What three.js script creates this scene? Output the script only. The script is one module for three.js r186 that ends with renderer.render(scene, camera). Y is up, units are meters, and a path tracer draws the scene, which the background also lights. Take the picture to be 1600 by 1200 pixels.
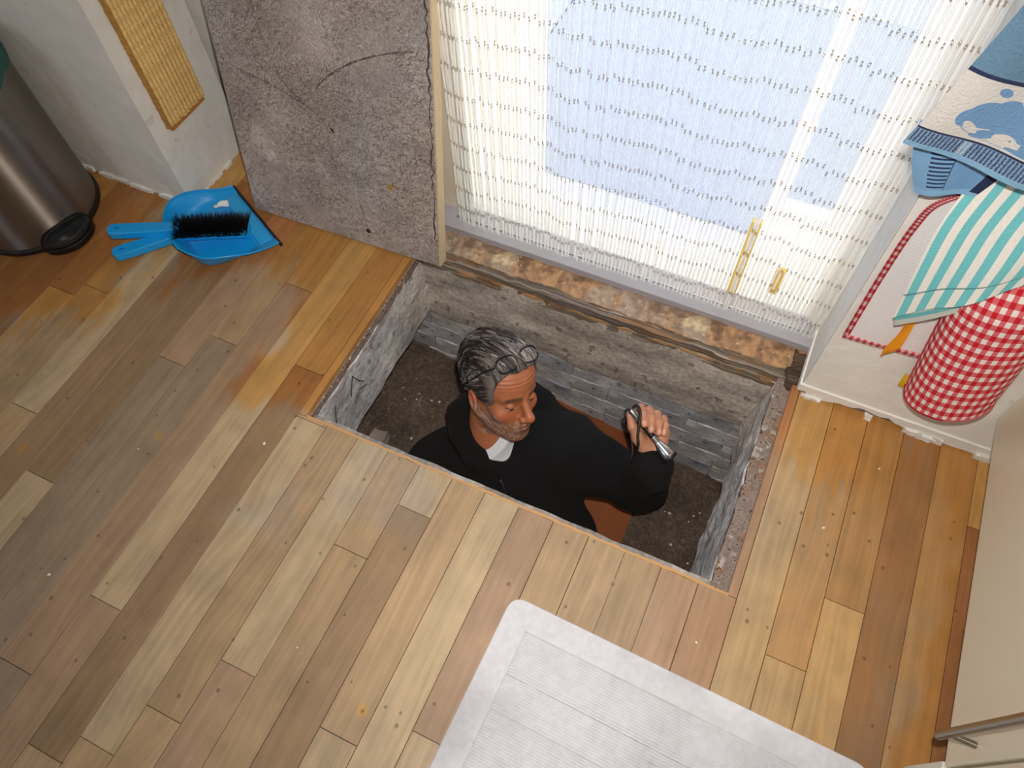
import * as THREE from 'three';
import { mergeGeometries, mergeVertices, toCreasedNormals } from 'three/addons/utils/BufferGeometryUtils.js';
import { RoundedBoxGeometry } from 'three/addons/geometries/RoundedBoxGeometry.js';

// ---------------------------------------------------------------- camera, sky, sun, flash, exposure
const V = (x, y, z) => new THREE.Vector3(x, y, z);
const scene = new THREE.Scene();
const camera = new THREE.PerspectiveCamera(54.88, 4 / 3, 0.05, 60);
camera.position.set(0, 1.32, 0);
camera.rotation.set(-1.04156, 0.47197, -0.0488, 'YXZ');
camera.updateMatrixWorld();
scene.add(camera);
const renderer = new THREE.WebGLRenderer({ antialias: true });
renderer.toneMapping = THREE.LinearToneMapping;
renderer.toneMappingExposure = 1.0;
renderer.shadowMap.enabled = true;

{ // bright hazy sky outside the garden door
  const w = 64, h = 32, data = new Float32Array(w * h * 4);
  for (let j = 0; j < h; j++) for (let i = 0; i < w; i++) {
    const e = Math.max(0, ((j + 0.5) / h - 0.5) * 2), o = (j * w + i) * 4;
    data[o] = 1.3 - 0.5 * e; data[o + 1] = 1.36 - 0.38 * e; data[o + 2] = 1.45 - 0.2 * e; data[o + 3] = 1;
  }
  const t = new THREE.DataTexture(data, w, h, THREE.RGBAFormat, THREE.FloatType);
  t.mapping = THREE.EquirectangularReflectionMapping; t.magFilter = THREE.LinearFilter; t.needsUpdate = true;
  scene.background = t;
}
const SKY = 3.0; scene.backgroundIntensity = SKY;
const sun = new THREE.DirectionalLight(0xfff3e0, 11);
sun.position.set(-7, 7, -1.95); sun.target.position.set(0, 0, -1.6);
sun.castShadow = true; scene.add(sun, sun.target);
Object.assign(sun.shadow.camera, { left: -5, right: 5, top: 5, bottom: -5, near: 1, far: 30 });
// the flash of the camera that took the photograph, above and a little right of the lens
const FLASH = V(0, 0.085, 0.0).applyQuaternion(camera.quaternion).add(V(0.025, 0.01, 0)).add(camera.position);
const flash = new THREE.SpotLight(0xfff4ea, 5.0, 0, 1.0, 0.75, 2);
flash.position.copy(FLASH);
flash.target.position.copy(V(0, 0, -1).applyQuaternion(camera.quaternion).add(FLASH));
flash.castShadow = true; flash.shadow.radius = 0.6; scene.add(flash, flash.target);

// ---------------------------------------------------------------- helpers
function mulberry(a) { return () => { a |= 0; a = a + 0x6D2B79F5 | 0; let t = Math.imul(a ^ a >>> 15, 1 | a); t = t + Math.imul(t ^ t >>> 7, 61 | t) ^ t; return ((t ^ t >>> 14) >>> 0) / 4294967296; }; }
const hash3 = (x, y, z) => { let h = Math.imul(x | 0, 374761393) + Math.imul(y | 0, 668265263) + Math.imul(z | 0, 2147483647 ^ 1274126177) | 0; h = Math.imul(h ^ h >>> 13, 1274126177); h ^= h >>> 16; return (h >>> 0) / 4294967296; };
const fade = (t) => t * t * (3 - 2 * t), lerp = (a, b, t) => a + (b - a) * t, clamp = (x, a, b) => x < a ? a : x > b ? b : x;
const sstep = (a, b, x) => fade(clamp((x - a) / (b - a), 0, 1));
function n2(x, y, s = 0) { const i = Math.floor(x), j = Math.floor(y), u = fade(x - i), v = fade(y - j); return lerp(lerp(hash3(i, j, s), hash3(i + 1, j, s), u), lerp(hash3(i, j + 1, s), hash3(i + 1, j + 1, s), u), v); }
function n3(x, y, z) { const k = Math.floor(z), w = fade(z - k); return lerp(n2(x, y, k * 7 + 3), n2(x, y, (k + 1) * 7 + 3), w); }
function fbm(x, y, o = 4, s = 0) { let a = 0.5, r = 0, t = 0; for (let i = 0; i < o; i++) { r += a * n2(x, y, s + i * 31); t += a; a *= 0.5; x *= 2.03; y *= 2.03; } return r / t; }
// tileable noise: period p lattice cells
function pn2(x, y, p, q, s = 0) { const i = Math.floor(x), j = Math.floor(y), u = fade(x - i), v = fade(y - j), m = (a, b) => ((a % b) + b) % b; const i0 = m(i, p), i1 = m(i + 1, p), j0 = m(j, q), j1 = m(j + 1, q); return lerp(lerp(hash3(i0, j0, s), hash3(i1, j0, s), u), lerp(hash3(i0, j1, s), hash3(i1, j1, s), u), v); }
function pfbm(u, v, p, q, o = 4, s = 0) { let a = 0.5, r = 0, t = 0; for (let i = 0; i < o; i++) { r += a * pn2(u * p, v * q, p, q, s + i * 17); t += a; a *= 0.5; p *= 2; q *= 2; } return r / t; }
function dataTex(w, h, fn, srgb = true, clampEdge = false) {
  const d = new Uint8Array(w * h * 4);
  for (let j = 0; j < h; j++) for (let i = 0; i < w; i++) { const c = fn((i + 0.5) / w, (j + 0.5) / h), o = (j * w + i) * 4; d[o] = clamp(c[0], 0, 255); d[o + 1] = clamp(c[1], 0, 255); d[o + 2] = clamp(c[2], 0, 255); d[o + 3] = 255; }
  const t = new THREE.DataTexture(d, w, h, THREE.RGBAFormat); t.magFilter = THREE.LinearFilter; t.minFilter = THREE.LinearMipmapLinearFilter; t.generateMipmaps = true;
  t.wrapS = t.wrapT = clampEdge ? THREE.ClampToEdgeWrapping : THREE.RepeatWrapping; if (srgb) t.colorSpace = THREE.SRGBColorSpace; t.needsUpdate = true; return t;
}
function canvasTex(w, h, draw, repeat = true) {
  const c = document.createElement('canvas'); c.width = w; c.height = h; draw(c.getContext('2d'), w, h);
  const t = new THREE.CanvasTexture(c); t.colorSpace = THREE.SRGBColorSpace; if (repeat) t.wrapS = t.wrapT = THREE.RepeatWrapping; return t;
}
const grey = (fn) => (u, v) => { const g = fn(u, v) * 255; return [g, g, g]; };
const mat = (o) => new THREE.MeshStandardMaterial({ roughness: 0.8, metalness: 0, side: THREE.DoubleSide, ...o });
const phys = (o) => new THREE.MeshPhysicalMaterial({ roughness: 0.8, metalness: 0, side: THREE.DoubleSide, ...o });

const taken = {}, partCount = {};
function numbered(name) { const n = taken[name] = (taken[name] ?? -1) + 1; return n ? name + '_' + String(n).padStart(3, '0') : name; }
function thing(name, label, category, pos = [0, 0, 0], group) { const o = new THREE.Group(); o.name = numbered(name); o.position.set(...pos); o.userData = { label, category }; if (group) o.userData.group = group; scene.add(o); return o; }
function struct(name) { const o = new THREE.Group(); o.name = name; o.userData = { kind: 'structure' }; scene.add(o); return o; }
function part(parent, name, geo, material, label) {
  const key = parent.uuid + name, k = partCount[key] = (partCount[key] ?? -1) + 1;
  const m = new THREE.Mesh(geo, material); m.name = k ? name + '_' + String(k).padStart(3, '0') : name; m.castShadow = m.receiveShadow = true;
  if (label) m.userData.label = label; parent.add(m); return m;
}
function single(name, geo, material, label, category, group) { const m = new THREE.Mesh(geo, material); m.name = numbered(name); m.castShadow = m.receiveShadow = true; m.userData = label ? { label, category } : {}; if (group) m.userData.group = group; scene.add(m); return m; }
function structMesh(name, geo, material) { const m = single(name, geo, material); m.userData = { kind: 'structure' }; return m; }

// box by its extents, uv in metres, edges chamfered by c
function box(x0, x1, y0, y1, z0, z1, c = 0) {
  const g = c ? new RoundedBoxGeometry(x1 - x0, y1 - y0, z1 - z0, 2, c) : new THREE.BoxGeometry(x1 - x0, y1 - y0, z1 - z0);
  g.translate((x0 + x1) / 2, (y0 + y1) / 2, (z0 + z1) / 2); return worldUV(g);
}
function worldUV(g, s = 1) { // box-mapped uv in metres from positions and normals
  const p = g.attributes.position, n = g.attributes.normal, uv = new Float32Array(p.count * 2);
  for (let i = 0; i < p.count; i++) { const ax = Math.abs(n.getX(i)), ay = Math.abs(n.getY(i)), az = Math.abs(n.getZ(i)); const x = p.getX(i), y = p.getY(i), z = p.getZ(i);
    const a = ay >= ax && ay >= az ? [x, z] : ax >= az ? [z, y] : [x, y]; uv[2 * i] = a[0] * s; uv[2 * i + 1] = a[1] * s; }
  g.setAttribute('uv', new THREE.BufferAttribute(uv, 2)); return g;
}
// box with uneven faces: every vertex moved by a noise of its place, so that it stays closed
function roughBox(x0, x1, y0, y1, z0, z1, seg, amp, freq = 20, seed = 0, crease = 0.7) {
  let g = new THREE.BoxGeometry(x1 - x0, y1 - y0, z1 - z0, ...seg); g.translate((x0 + x1) / 2, (y0 + y1) / 2, (z0 + z1) / 2);
  const p = g.attributes.position;
  for (let i = 0; i < p.count; i++) { const x = p.getX(i), y = p.getY(i), z = p.getZ(i), f = freq, d = (k) => (n3(x * f + k * 9.1 + seed, y * f + k * 3.7, z * f + k * 5.3) - 0.5) * 2 * amp + (n3(x * f * 2.7 + k * 4.1, y * f * 2.7 + seed, z * f * 2.7) - 0.5) * amp; p.setXYZ(i, x + d(1), y + d(2), z + d(3)); }
  g.deleteAttribute('normal'); g.deleteAttribute('uv'); g = mergeVertices(g, 1e-6); g = toCreasedNormals(g, crease); return worldUV(g);
}
const curve = (pts) => new THREE.CatmullRomCurve3(pts.map((p) => p.isVector3 ? p : V(...p)));
function tube(pts, r, seg = 24, rad = 8) { return new THREE.TubeGeometry(curve(pts), seg, r, rad, false); }
function taperTube(pts, rad, seg = 12, sides = 6) { // rad(t) -> radius, closed ends
  const c = curve(pts), f = c.computeFrenetFrames(seg), pos = [], idx = [];
  for (let i = 0; i <= seg; i++) { const t = i / seg, p = c.getPoint(t), r = rad(t); for (let j = 0; j < sides; j++) { const a = j / sides * 6.28319, n = f.normals[i], b = f.binormals[i], x = Math.cos(a) * r, y = Math.sin(a) * r; pos.push(p.x + n.x * x + b.x * y, p.y + n.y * x + b.y * y, p.z + n.z * x + b.z * y); } }
  for (let i = 0; i < seg; i++) for (let j = 0; j < sides; j++) { const a = i * sides + j, b = i * sides + (j + 1) % sides; idx.push(a, b, a + sides, b, b + sides, a + sides); }
  for (let j = 1; j < sides - 1; j++) { idx.push(0, j + 1, j); const o = seg * sides; idx.push(o, o + j, o + j + 1); }
  const g = new THREE.BufferGeometry(); g.setAttribute('position', new THREE.Float32BufferAttribute(pos, 3)); g.setIndex(idx); g.computeVertexNormals(); return g;
}
// cloth between a left and a right edge curve, pushed out by bulge(u, v), with real thickness
function cloth(L, R, nu, nv, bulge, thick, out = V(0, 0, 1)) {
  const cl = curve(L), cr = curve(R), P = [];
  for (let j = 0; j <= nv; j++) { const a = cl.getPoint(j / nv), b = cr.getPoint(j / nv); for (let i = 0; i <= nu; i++) { const u = i / nu; P.push(a.clone().lerp(b, u).addScaledVector(out, bulge(u, j / nv))); } }
  return sheet(P, nu, nv, thick);
}
function sheet(P, nu, nv, thick) { // P: (nu+1)*(nv+1) points; thickness goes behind the face
  const n = P.length, W = nu + 1, pos = [], uv = [], idx = [], N = [];
  for (let j = 0; j <= nv; j++) for (let i = 0; i <= nu; i++) { const a = P[j * W + Math.min(i + 1, nu)].clone().sub(P[j * W + Math.max(i - 1, 0)]), b = P[Math.min(j + 1, nv) * W + i].clone().sub(P[Math.max(j - 1, 0) * W + i]); N.push(a.cross(b).normalize()); }
  for (let s = 0; s < 2; s++) for (let k = 0; k < n; k++) { const q = P[k].clone().addScaledVector(N[k], s ? thick : 0); pos.push(q.x, q.y, q.z); uv.push((k % W) / nu, 1 - Math.floor(k / W) / nv); }
  for (let j = 0; j < nv; j++) for (let i = 0; i < nu; i++) { const a = j * W + i, b = a + 1, c = a + W, d = c + 1; idx.push(a, c, b, b, c, d, a + n, b + n, c + n, b + n, d + n, c + n); }
  const rim = []; for (let i = 0; i < nu; i++) rim.push(i); for (let j = 0; j < nv; j++) rim.push(j * W + nu); for (let i = nu; i > 0; i--) rim.push(nv * W + i); for (let j = nv; j > 0; j--) rim.push(j * W);
  rim.forEach((a, k) => { const b = rim[(k + 1) % rim.length]; idx.push(a, b, a + n, b, b + n, a + n); });
  const g = new THREE.BufferGeometry(); g.setAttribute('position', new THREE.Float32BufferAttribute(pos, 3)); g.setAttribute('uv', new THREE.Float32BufferAttribute(uv, 2)); g.setIndex(idx);
  return toCreasedNormals(g, 0.9);
}
function merge(list) { return mergeGeometries(list.map((g) => { const h = g.index ? g.toNonIndexed() : g; for (const k of Object.keys(h.attributes)) if (!['position', 'normal', 'uv'].includes(k)) h.deleteAttribute(k); if (!h.attributes.uv) h.setAttribute('uv', new THREE.BufferAttribute(new Float32Array(h.attributes.position.count * 2), 2)); return h; })); }

// ---------------------------------------------------------------- signed distance figures (surface nets)
const smin = (a, b, k) => { const h = clamp(0.5 + 0.5 * (b - a) / k, 0, 1); return lerp(b, a, h) - k * h * (1 - h); };
const smax = (a, b, k) => -smin(-a, -b, k);
const ell = (x, y, z, c, r) => { const a = (x - c[0]) / r[0], b = (y - c[1]) / r[1], d = (z - c[2]) / r[2], k0 = Math.sqrt(a * a + b * b + d * d), e = a / r[0], f = b / r[1], g = d / r[2], k1 = Math.sqrt(e * e + f * f + g * g); return k1 < 1e-9 ? -Math.min(...r) : k0 * (k0 - 1) / k1; };
const cap = (x, y, z, a, b, ra, rb = ra) => { const bx = b[0] - a[0], by = b[1] - a[1], bz = b[2] - a[2], px = x - a[0], py = y - a[1], pz = z - a[2], t = clamp((px * bx + py * by + pz * bz) / (bx * bx + by * by + bz * bz), 0, 1), dx = px - bx * t, dy = py - by * t, dz = pz - bz * t; return Math.sqrt(dx * dx + dy * dy + dz * dz) - lerp(ra, rb, t); };
const sph = (x, y, z, c, r) => Math.hypot(x - c[0], y - c[1], z - c[2]) - r;
function nets(f, lo, hi, cell, color) {
  const N = [0, 1, 2].map((k) => Math.ceil((hi[k] - lo[k]) / cell) + 1), [nx, ny, nz] = N, val = new Float32Array(nx * ny * nz), id = new Int32Array(nx * ny * nz).fill(-1);
  for (let k = 0, o = 0; k < nz; k++) for (let j = 0; j < ny; j++) for (let i = 0; i < nx; i++, o++) val[o] = f(lo[0] + i * cell, lo[1] + j * cell, lo[2] + k * cell);
  const pos = [], S = [1, nx, nx * ny];
  for (let k = 0; k < nz - 1; k++) for (let j = 0; j < ny - 1; j++) for (let i = 0; i < nx - 1; i++) {
    const o = i + j * nx + k * nx * ny; let m = 0; for (let c = 0; c < 8; c++) if (val[o + (c & 1) + (c >> 1 & 1) * nx + (c >> 2) * nx * ny] < 0) m |= 1 << c;
    if (m === 0 || m === 255) continue; let x = 0, y = 0, z = 0, q = 0;
    for (let c = 0; c < 8; c++) for (let ax = 0; ax < 3; ax++) { const e = c | 1 << ax; if (e === c) continue; if ((m >> c & 1) === (m >> e & 1)) continue; const va = val[o + (c & 1) + (c >> 1 & 1) * nx + (c >> 2) * nx * ny], vb = val[o + (e & 1) + (e >> 1 & 1) * nx + (e >> 2) * nx * ny], t = va / (va - vb); x += (c & 1) + (ax === 0 ? t : 0); y += (c >> 1 & 1) + (ax === 1 ? t : 0); z += (c >> 2) + (ax === 2 ? t : 0); q++; }
    id[o] = pos.length / 3; pos.push(lo[0] + (i + x / q) * cell, lo[1] + (j + y / q) * cell, lo[2] + (k + z / q) * cell);
  }
  const idx = [];
  for (let k = 1; k < nz - 1; k++) for (let j = 1; j < ny - 1; j++) for (let i = 1; i < nx - 1; i++) { const o = i + j * nx + k * nx * ny; for (let ax = 0; ax < 3; ax++) { const a = val[o] < 0, b = val[o + S[ax]] < 0; if (a === b) continue; const u = S[(ax + 1) % 3], v = S[(ax + 2) % 3], q = [id[o], id[o - u], id[o - u - v], id[o - v]]; if (q.some((w) => w < 0)) continue; if (a) idx.push(q[0], q[1], q[2], q[0], q[2], q[3]); else idx.push(q[0], q[2], q[1], q[0], q[3], q[2]); } }
  const n = pos.length / 3, nor = new Float32Array(n * 3), h = cell * 0.6;
  for (let i = 0; i < n; i++) { const x = pos[3 * i], y = pos[3 * i + 1], z = pos[3 * i + 2]; let a = f(x + h, y, z) - f(x - h, y, z), b = f(x, y + h, z) - f(x, y - h, z), c = f(x, y, z + h) - f(x, y, z - h); const l = Math.hypot(a, b, c) || 1; nor[3 * i] = a / l; nor[3 * i + 1] = b / l; nor[3 * i + 2] = c / l; }
  const g = new THREE.BufferGeometry(); g.setAttribute('position', new THREE.Float32BufferAttribute(pos, 3)); g.setAttribute('normal', new THREE.BufferAttribute(nor, 3)); g.setIndex(idx);
  g.setAttribute('uv', new THREE.BufferAttribute(new Float32Array(n * 2), 2));
  if (color) { const col = new Float32Array(n * 3), c = new THREE.Color(); for (let i = 0; i < n; i++) { const s = color(pos[3 * i], pos[3 * i + 1], pos[3 * i + 2]); c.setRGB(s[0] / 255, s[1] / 255, s[2] / 255, THREE.SRGBColorSpace); col[3 * i] = c.r; col[3 * i + 1] = c.g; col[3 * i + 2] = c.b; } g.setAttribute('color', new THREE.BufferAttribute(col, 3)); }
  return g;
}
// ---------------------------------------------------------------- boards of the floor: one table for geometry and texture
const seamX = (k) => -0.0155 + (k < 0 ? 0.0706 : 0.0692) * k;
const colOf = (x) => Math.floor((x + 0.0155) / (x < -0.0155 ? 0.0706 : 0.0692));
const HOLE = { x0: -0.703, x1: 0.174, z0: -0.93, z1: -0.45 };
const seen = { '-12': [-1.6, 0.0175], '-9': [-0.9, 0.122, 0.9], '-8': [0.011], '-10': [-0.443, 0.206], '-7': [-0.244, 0.55], '-5': [0.03], '-13': [-0.723, 0.167], '-11': [-0.5455, 0.25], '-15': [-0.446, 0.35], '-14': [-0.535, 0.4], '-16': [-0.123], '-18': [-0.228], '-6': [-0.36, 0.5], 5: [-0.515], 4: [-0.38], '-3': [-0.028], '-17': [-0.95, 0.3], '-4': [0.32], '-2': [0.45], '-1': [0.2], 3: [0.25], 2: [0.6], 6: [-0.12], 7: [0.1] };
const endsOf = (k) => seen[k] ?? [-1.4 + 1.3 * hash3(k, 3, 1), 0.05 + 0.7 * hash3(k, 4, 1)];
const Z_FAR = -1.10, Z_NEAR = 0.42;
// tone of each board: 0 pale straw, 1 mid, 2 brown, 3 pinkish brown, 4 grey brown
const tones = { '-12': [0, 0, 3], '-11': [1, 2, 1], '-10': [1, 0, 1], '-9': [1, 1, 1], '-8': [0, 3], '-7': [1, 1], '-6': [0, 2, 1], '-5': [1, 0], '-4': [0, 1], '-3': [3, 0], '-2': [1, 1], '-1': [1, 1], 0: [1], 1: [1], 2: [3, 1], 3: [0, 1], 4: [1, 0], 5: [1, 0], 6: [2, 2], 7: [1, 3], '-13': [1, 3, 4], '-14': [1, 4, 2], '-15': [3, 4, 1], '-16': [2, 0], '-17': [1, 2, 4], '-18': [0, 1], '-19': [1, 1], '-20': [2, 1], '-21': [2, 2], '-22': [1, 2], '-23': [3, 2] };
const segOf = (k, z) => { let s = 0; for (const e of endsOf(k)) if (z > e) s++; return s; };
const toneOf = (k, s) => (tones[k] ?? [])[s] ?? [1, 2, 0, 3, 1][Math.floor(hash3(k, s, 9) * 5)];
const TONES = [[187, 164, 129], [172, 145, 110], [151, 124, 93], [162, 134, 106], [147, 127, 104]];      // foot-worn boards
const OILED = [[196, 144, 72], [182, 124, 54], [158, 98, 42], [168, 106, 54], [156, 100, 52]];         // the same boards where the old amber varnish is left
const FLOOR_W = 3.2, FLOOR_H = 1.6, FX0 = -2.4, FZ0 = -1.1;
function floorColour(u, v) {
  const x = FX0 + u * FLOOR_W, z = FZ0 + v * FLOOR_H, k = colOf(x), s = segOf(k, z), id = k * 13 + s * 5, t = toneOf(k, s);
  const blot = fbm(x * 7 + 3, z * 5, 4, 5), fine = fbm(x * 60, z * 14, 3, 8);
  // where the varnish is worn through: blotches with ragged borders
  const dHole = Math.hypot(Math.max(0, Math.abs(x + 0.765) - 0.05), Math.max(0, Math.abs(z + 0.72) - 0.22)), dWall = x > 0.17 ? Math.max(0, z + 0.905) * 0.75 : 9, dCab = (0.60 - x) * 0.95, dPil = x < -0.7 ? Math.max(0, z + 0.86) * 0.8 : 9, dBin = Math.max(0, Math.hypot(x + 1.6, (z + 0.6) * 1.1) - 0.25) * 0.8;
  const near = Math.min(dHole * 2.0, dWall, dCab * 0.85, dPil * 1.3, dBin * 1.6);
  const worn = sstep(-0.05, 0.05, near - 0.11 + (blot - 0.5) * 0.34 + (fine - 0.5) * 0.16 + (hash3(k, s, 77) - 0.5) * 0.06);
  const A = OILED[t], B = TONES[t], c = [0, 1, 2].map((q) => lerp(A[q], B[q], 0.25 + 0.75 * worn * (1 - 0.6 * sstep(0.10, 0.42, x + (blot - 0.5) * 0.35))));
  // grain along z, swirls in some boards
  const sw = (hash3(k, s, 5) > 0.6 ? 0.018 : 0.006) * (fbm(x * 9 + id, z * 2.4, 3, id) - 0.5) * 6;
  const gx = (x + sw) * 1, g1 = fbm(gx * 150 + id * 7, z * 3.2 + id, 4, 3), g2 = n2(gx * 620, z * 16 + id, 4), rings = 0.5 + 0.5 * Math.sin((gx * 260 + 5 * fbm(x * 16 + id, z * 2.2, 2, id)));
  let m = 1 + (g1 - 0.5) * 0.14 + (g2 - 0.5) * 0.07 + (rings - 0.5) * 0.022 + (blot - 0.5) * 0.14 + (fbm(x * 34, z * 24, 4, 21) - 0.5) * 0.14 + (hash3(k, s, 2) - 0.5) * 0.09;
  // nail dents and specks of dirt
  const cx = Math.floor(x * 30), cz = Math.floor(z * 30), hx = (cx + 0.2 + 0.6 * hash3(cx, cz, 1)) / 30, hz = (cz + 0.2 + 0.6 * hash3(cx, cz, 2)) / 30, rr = Math.hypot(x - hx, (z - hz) * 0.8);
  if (hash3(cx, cz, 3) > 0.93) m *= 1 - 0.3 * sstep(0.0026, 0.0008, rr - 0.0014 * hash3(cx, cz, 8));
  if (hash3(cx, cz, 4) > 0.996) { const q = sstep(0.011, 0.006, rr + (fine - 0.5) * 0.01) * 0.5; return [c[0] * m * (1 + q * 0.18), c[1] * m * (1 + q * 0.02), c[2] * m * (1 - q * 0.45)]; }
  const dirt = sstep(0.60, 0.74, fbm(x * 4.3 + 11, z * 4.3, 4, 44)) * 0.25 * worn; // greyish foot-worn patches
  const g = (c[0] + c[1] + c[2]) / 3; return c.map((w) => lerp(w, g * 1.02 + 6, dirt) * m);
}
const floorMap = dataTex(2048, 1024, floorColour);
const floorRough = dataTex(512, 512, grey((u, v) => 0.40 + 0.22 * pfbm(u, v, 14, 14, 4, 2)), false);
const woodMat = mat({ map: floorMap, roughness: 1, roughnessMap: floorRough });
const rawEdgeMat = mat({ color: 0xc99a5e, roughness: 0.85 });

const floor = struct('floor');
function plankGeo(x0, x1, z0, z1, lift) { // top with four small chamfers, sides below
  const g = 0.0005, c = 0.0009, y = lift, a = [x0 + g, x1 - g, z0 + g, z1 - g], pos = [], idx = [];
  const ring = (i, yy) => pos.push(a[0] + i, yy, a[2] + i, a[1] - i, yy, a[2] + i, a[1] - i, yy, a[3] - i, a[0] + i, yy, a[3] - i);
  ring(c, y); ring(0, y - c * 0.8); ring(0, -0.015);
  idx.push(0, 2, 1, 0, 3, 2); for (let r = 0; r < 2; r++) for (let j = 0; j < 4; j++) { const p = r * 4 + j, q = r * 4 + (j + 1) % 4; idx.push(p, q, p + 4, q, q + 4, p + 4); }
  const geo = new THREE.BufferGeometry(); geo.setAttribute('position', new THREE.Float32BufferAttribute(pos, 3)); geo.setIndex(idx);
  const out = toCreasedNormals(geo, 0.3), p = out.attributes.position, uv = new Float32Array(p.count * 2);
  for (let i = 0; i < p.count; i++) { uv[2 * i] = (p.getX(i) - FX0) / FLOOR_W; uv[2 * i + 1] = (p.getZ(i) - FZ0) / FLOOR_H; }
  out.setAttribute('uv', new THREE.BufferAttribute(uv, 2)); return out;
}
{
  const far = [];
  for (let k = -34; k <= 8; k++) {
    const cuts = [Z_FAR, ...endsOf(k).filter((e) => e > Z_FAR + 0.03 && e < Z_NEAR - 0.03), Z_NEAR], x0 = seamX(k), x1 = seamX(k + 1);
    for (let i = 0; i + 1 < cuts.length; i++) {
      let z0 = cuts[i], z1 = cuts[i + 1]; const lift = 0.0006 * (hash3(k, i, 6) - 0.5);
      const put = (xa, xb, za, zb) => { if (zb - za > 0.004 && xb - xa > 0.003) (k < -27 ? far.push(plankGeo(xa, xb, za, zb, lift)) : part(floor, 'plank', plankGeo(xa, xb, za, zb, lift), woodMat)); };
      if (x0 >= 0.18) { put(x0, x1, Math.max(z0, -0.93), z1); continue; }
      if (x1 <= HOLE.x0) { put(x0, x1, z0, z1); continue; }
      put(x0, x1, Math.max(z0, HOLE.z1), z1);
      if (x0 < HOLE.x0) put(x0, HOLE.x0 - 0.0005, z0, Math.min(z1, HOLE.z1));
      if (x1 > HOLE.x1) put(Math.max(x0, HOLE.x1 + 0.0005), x1, Math.max(z0, -0.93), Math.min(z1, HOLE.z1));
    }
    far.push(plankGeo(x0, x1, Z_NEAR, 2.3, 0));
  }
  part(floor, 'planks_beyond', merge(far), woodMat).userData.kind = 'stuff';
}
// sawn edge of the boards along the hatch: paler raw wood, uneven
part(floor, 'sawn_edge', roughBox(HOLE.x0, HOLE.x1 + 0.002, -0.0155, -0.0012, HOLE.z1 - 0.0045, HOLE.z1 + 0.001, [90, 1, 1], 0.0018, 60, 3), mat({ color: 0xd0a066, roughness: 0.8 }));

// ---------------------------------------------------------------- hatch: screed, slab, beam, bricks, soil
const concreteMap = dataTex(512, 512, (u, v) => { const a = pfbm(u, v, 5, 5, 5, 1), b = pfbm(u, v, 60, 60, 2, 9), p = pfbm(u, v, 22, 22, 3, 4), st = pfbm(u, v, 3, 26, 3, 12); let m = 0.84 + (a - 0.5) * 0.45 + (b - 0.5) * 0.26 + (st - 0.5) * 0.22; if (p > 0.74) m *= 0.8; const w = sstep(0.5, 0.7, pfbm(u, v, 3, 4, 4, 20)); return [lerp(238, 238, w) * m, lerp(236, 230, w) * m, lerp(233, 219, w) * m]; });
const concreteBump = dataTex(512, 512, grey((u, v) => 0.5 * pfbm(u, v, 9, 9, 5, 31) + 0.5 * pfbm(u, v, 40, 40, 3, 7)), false);
const beamMap = dataTex(512, 512, (u, v) => { const a = pfbm(u, v, 3, 9, 5, 41), b = pfbm(u, v, 70, 70, 2, 42), st = pfbm(u, v, 4, 40, 3, 43), p = pfbm(u, v, 26, 18, 3, 44); let m = 0.9 + (a - 0.5) * 0.5 + (b - 0.5) * 0.26 + (st - 0.5) * 0.14; if (p > 0.76) m *= 0.72; return [214 * m, 203 * m, 191 * m]; });
const screedMap = dataTex(512, 512, (u, v) => { const a = pfbm(u, v, 12, 12, 4, 51), b = pfbm(u, v, 90, 90, 2, 52), c = pfbm(u, v, 30, 30, 2, 53); let r = [142, 128, 118]; if (a > 0.56) r = [146, 118, 98]; if (c > 0.73) r = [176, 168, 158]; if (b > 0.75) r = [70, 62, 56]; const m = 0.8 + b * 0.4; return r.map((q) => q * m); });
const stoneMap = dataTex(512, 512, (u, v) => { const a = pfbm(u, v, 7, 7, 5, 61), b = pfbm(u, v, 5, 5, 4, 62), c = pfbm(u, v, 50, 50, 3, 63), d = pfbm(u, v, 15, 15, 3, 64); let m = 0.72 + 0.5 * c; const rust = sstep(0.42, 0.6, a), pale = sstep(0.58, 0.7, b), dark = sstep(0.6, 0.72, d); let r = [0, 1, 2].map((q) => lerp([164, 144, 124][q], [172, 134, 98][q], rust)); r = r.map((q, i) => lerp(q, [206, 186, 150][i], pale * 0.8)); r = r.map((q, i) => lerp(q, [112, 84, 64][i], dark * 0.6)); return r.map((q) => q * m); });
const oldWoodMap = dataTex(512, 512, (u, v) => { const a = pfbm(u, v, 3, 70, 4, 71), b = pfbm(u, v, 8, 16, 4, 72), c = pfbm(u, v, 5, 5, 3, 73); let r = [124, 112, 102]; if (c > 0.6) r = [134, 106, 80]; if (b > 0.62) r = [140, 128, 112]; const m = 0.5 + a * 1.0; return r.map((q) => q * m); });
const soilMap = dataTex(512, 512, (u, v) => { const a = pfbm(u, v, 6, 6, 5, 81), b = pfbm(u, v, 90, 90, 2, 82), c = pfbm(u, v, 34, 34, 2, 83); let m = 0.7 + a * 0.5 + (b - 0.5) * 0.45; if (c > 0.8) m *= 1.25; return [99 * m, 86 * m, 74 * m]; });
const concreteMat = mat({ map: concreteMap, bumpMap: concreteBump, bumpScale: 0.004, roughness: 0.92 });
const beamMat = mat({ map: beamMap, bumpMap: concreteBump, bumpScale: 0.003, roughness: 0.9 });
const screedMat = mat({ map: screedMap, bumpMap: concreteBump, bumpScale: 0.006, roughness: 0.95 });
const stoneMat = mat({ map: stoneMap, bumpMap: concreteBump, bumpScale: 0.003, roughness: 0.75 });
const oldWoodMat = mat({ map: oldWoodMap, roughness: 0.85 });
const soilMat = mat({ map: soilMap, bumpMap: concreteBump, bumpScale: 0.012, roughness: 1 });
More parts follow.
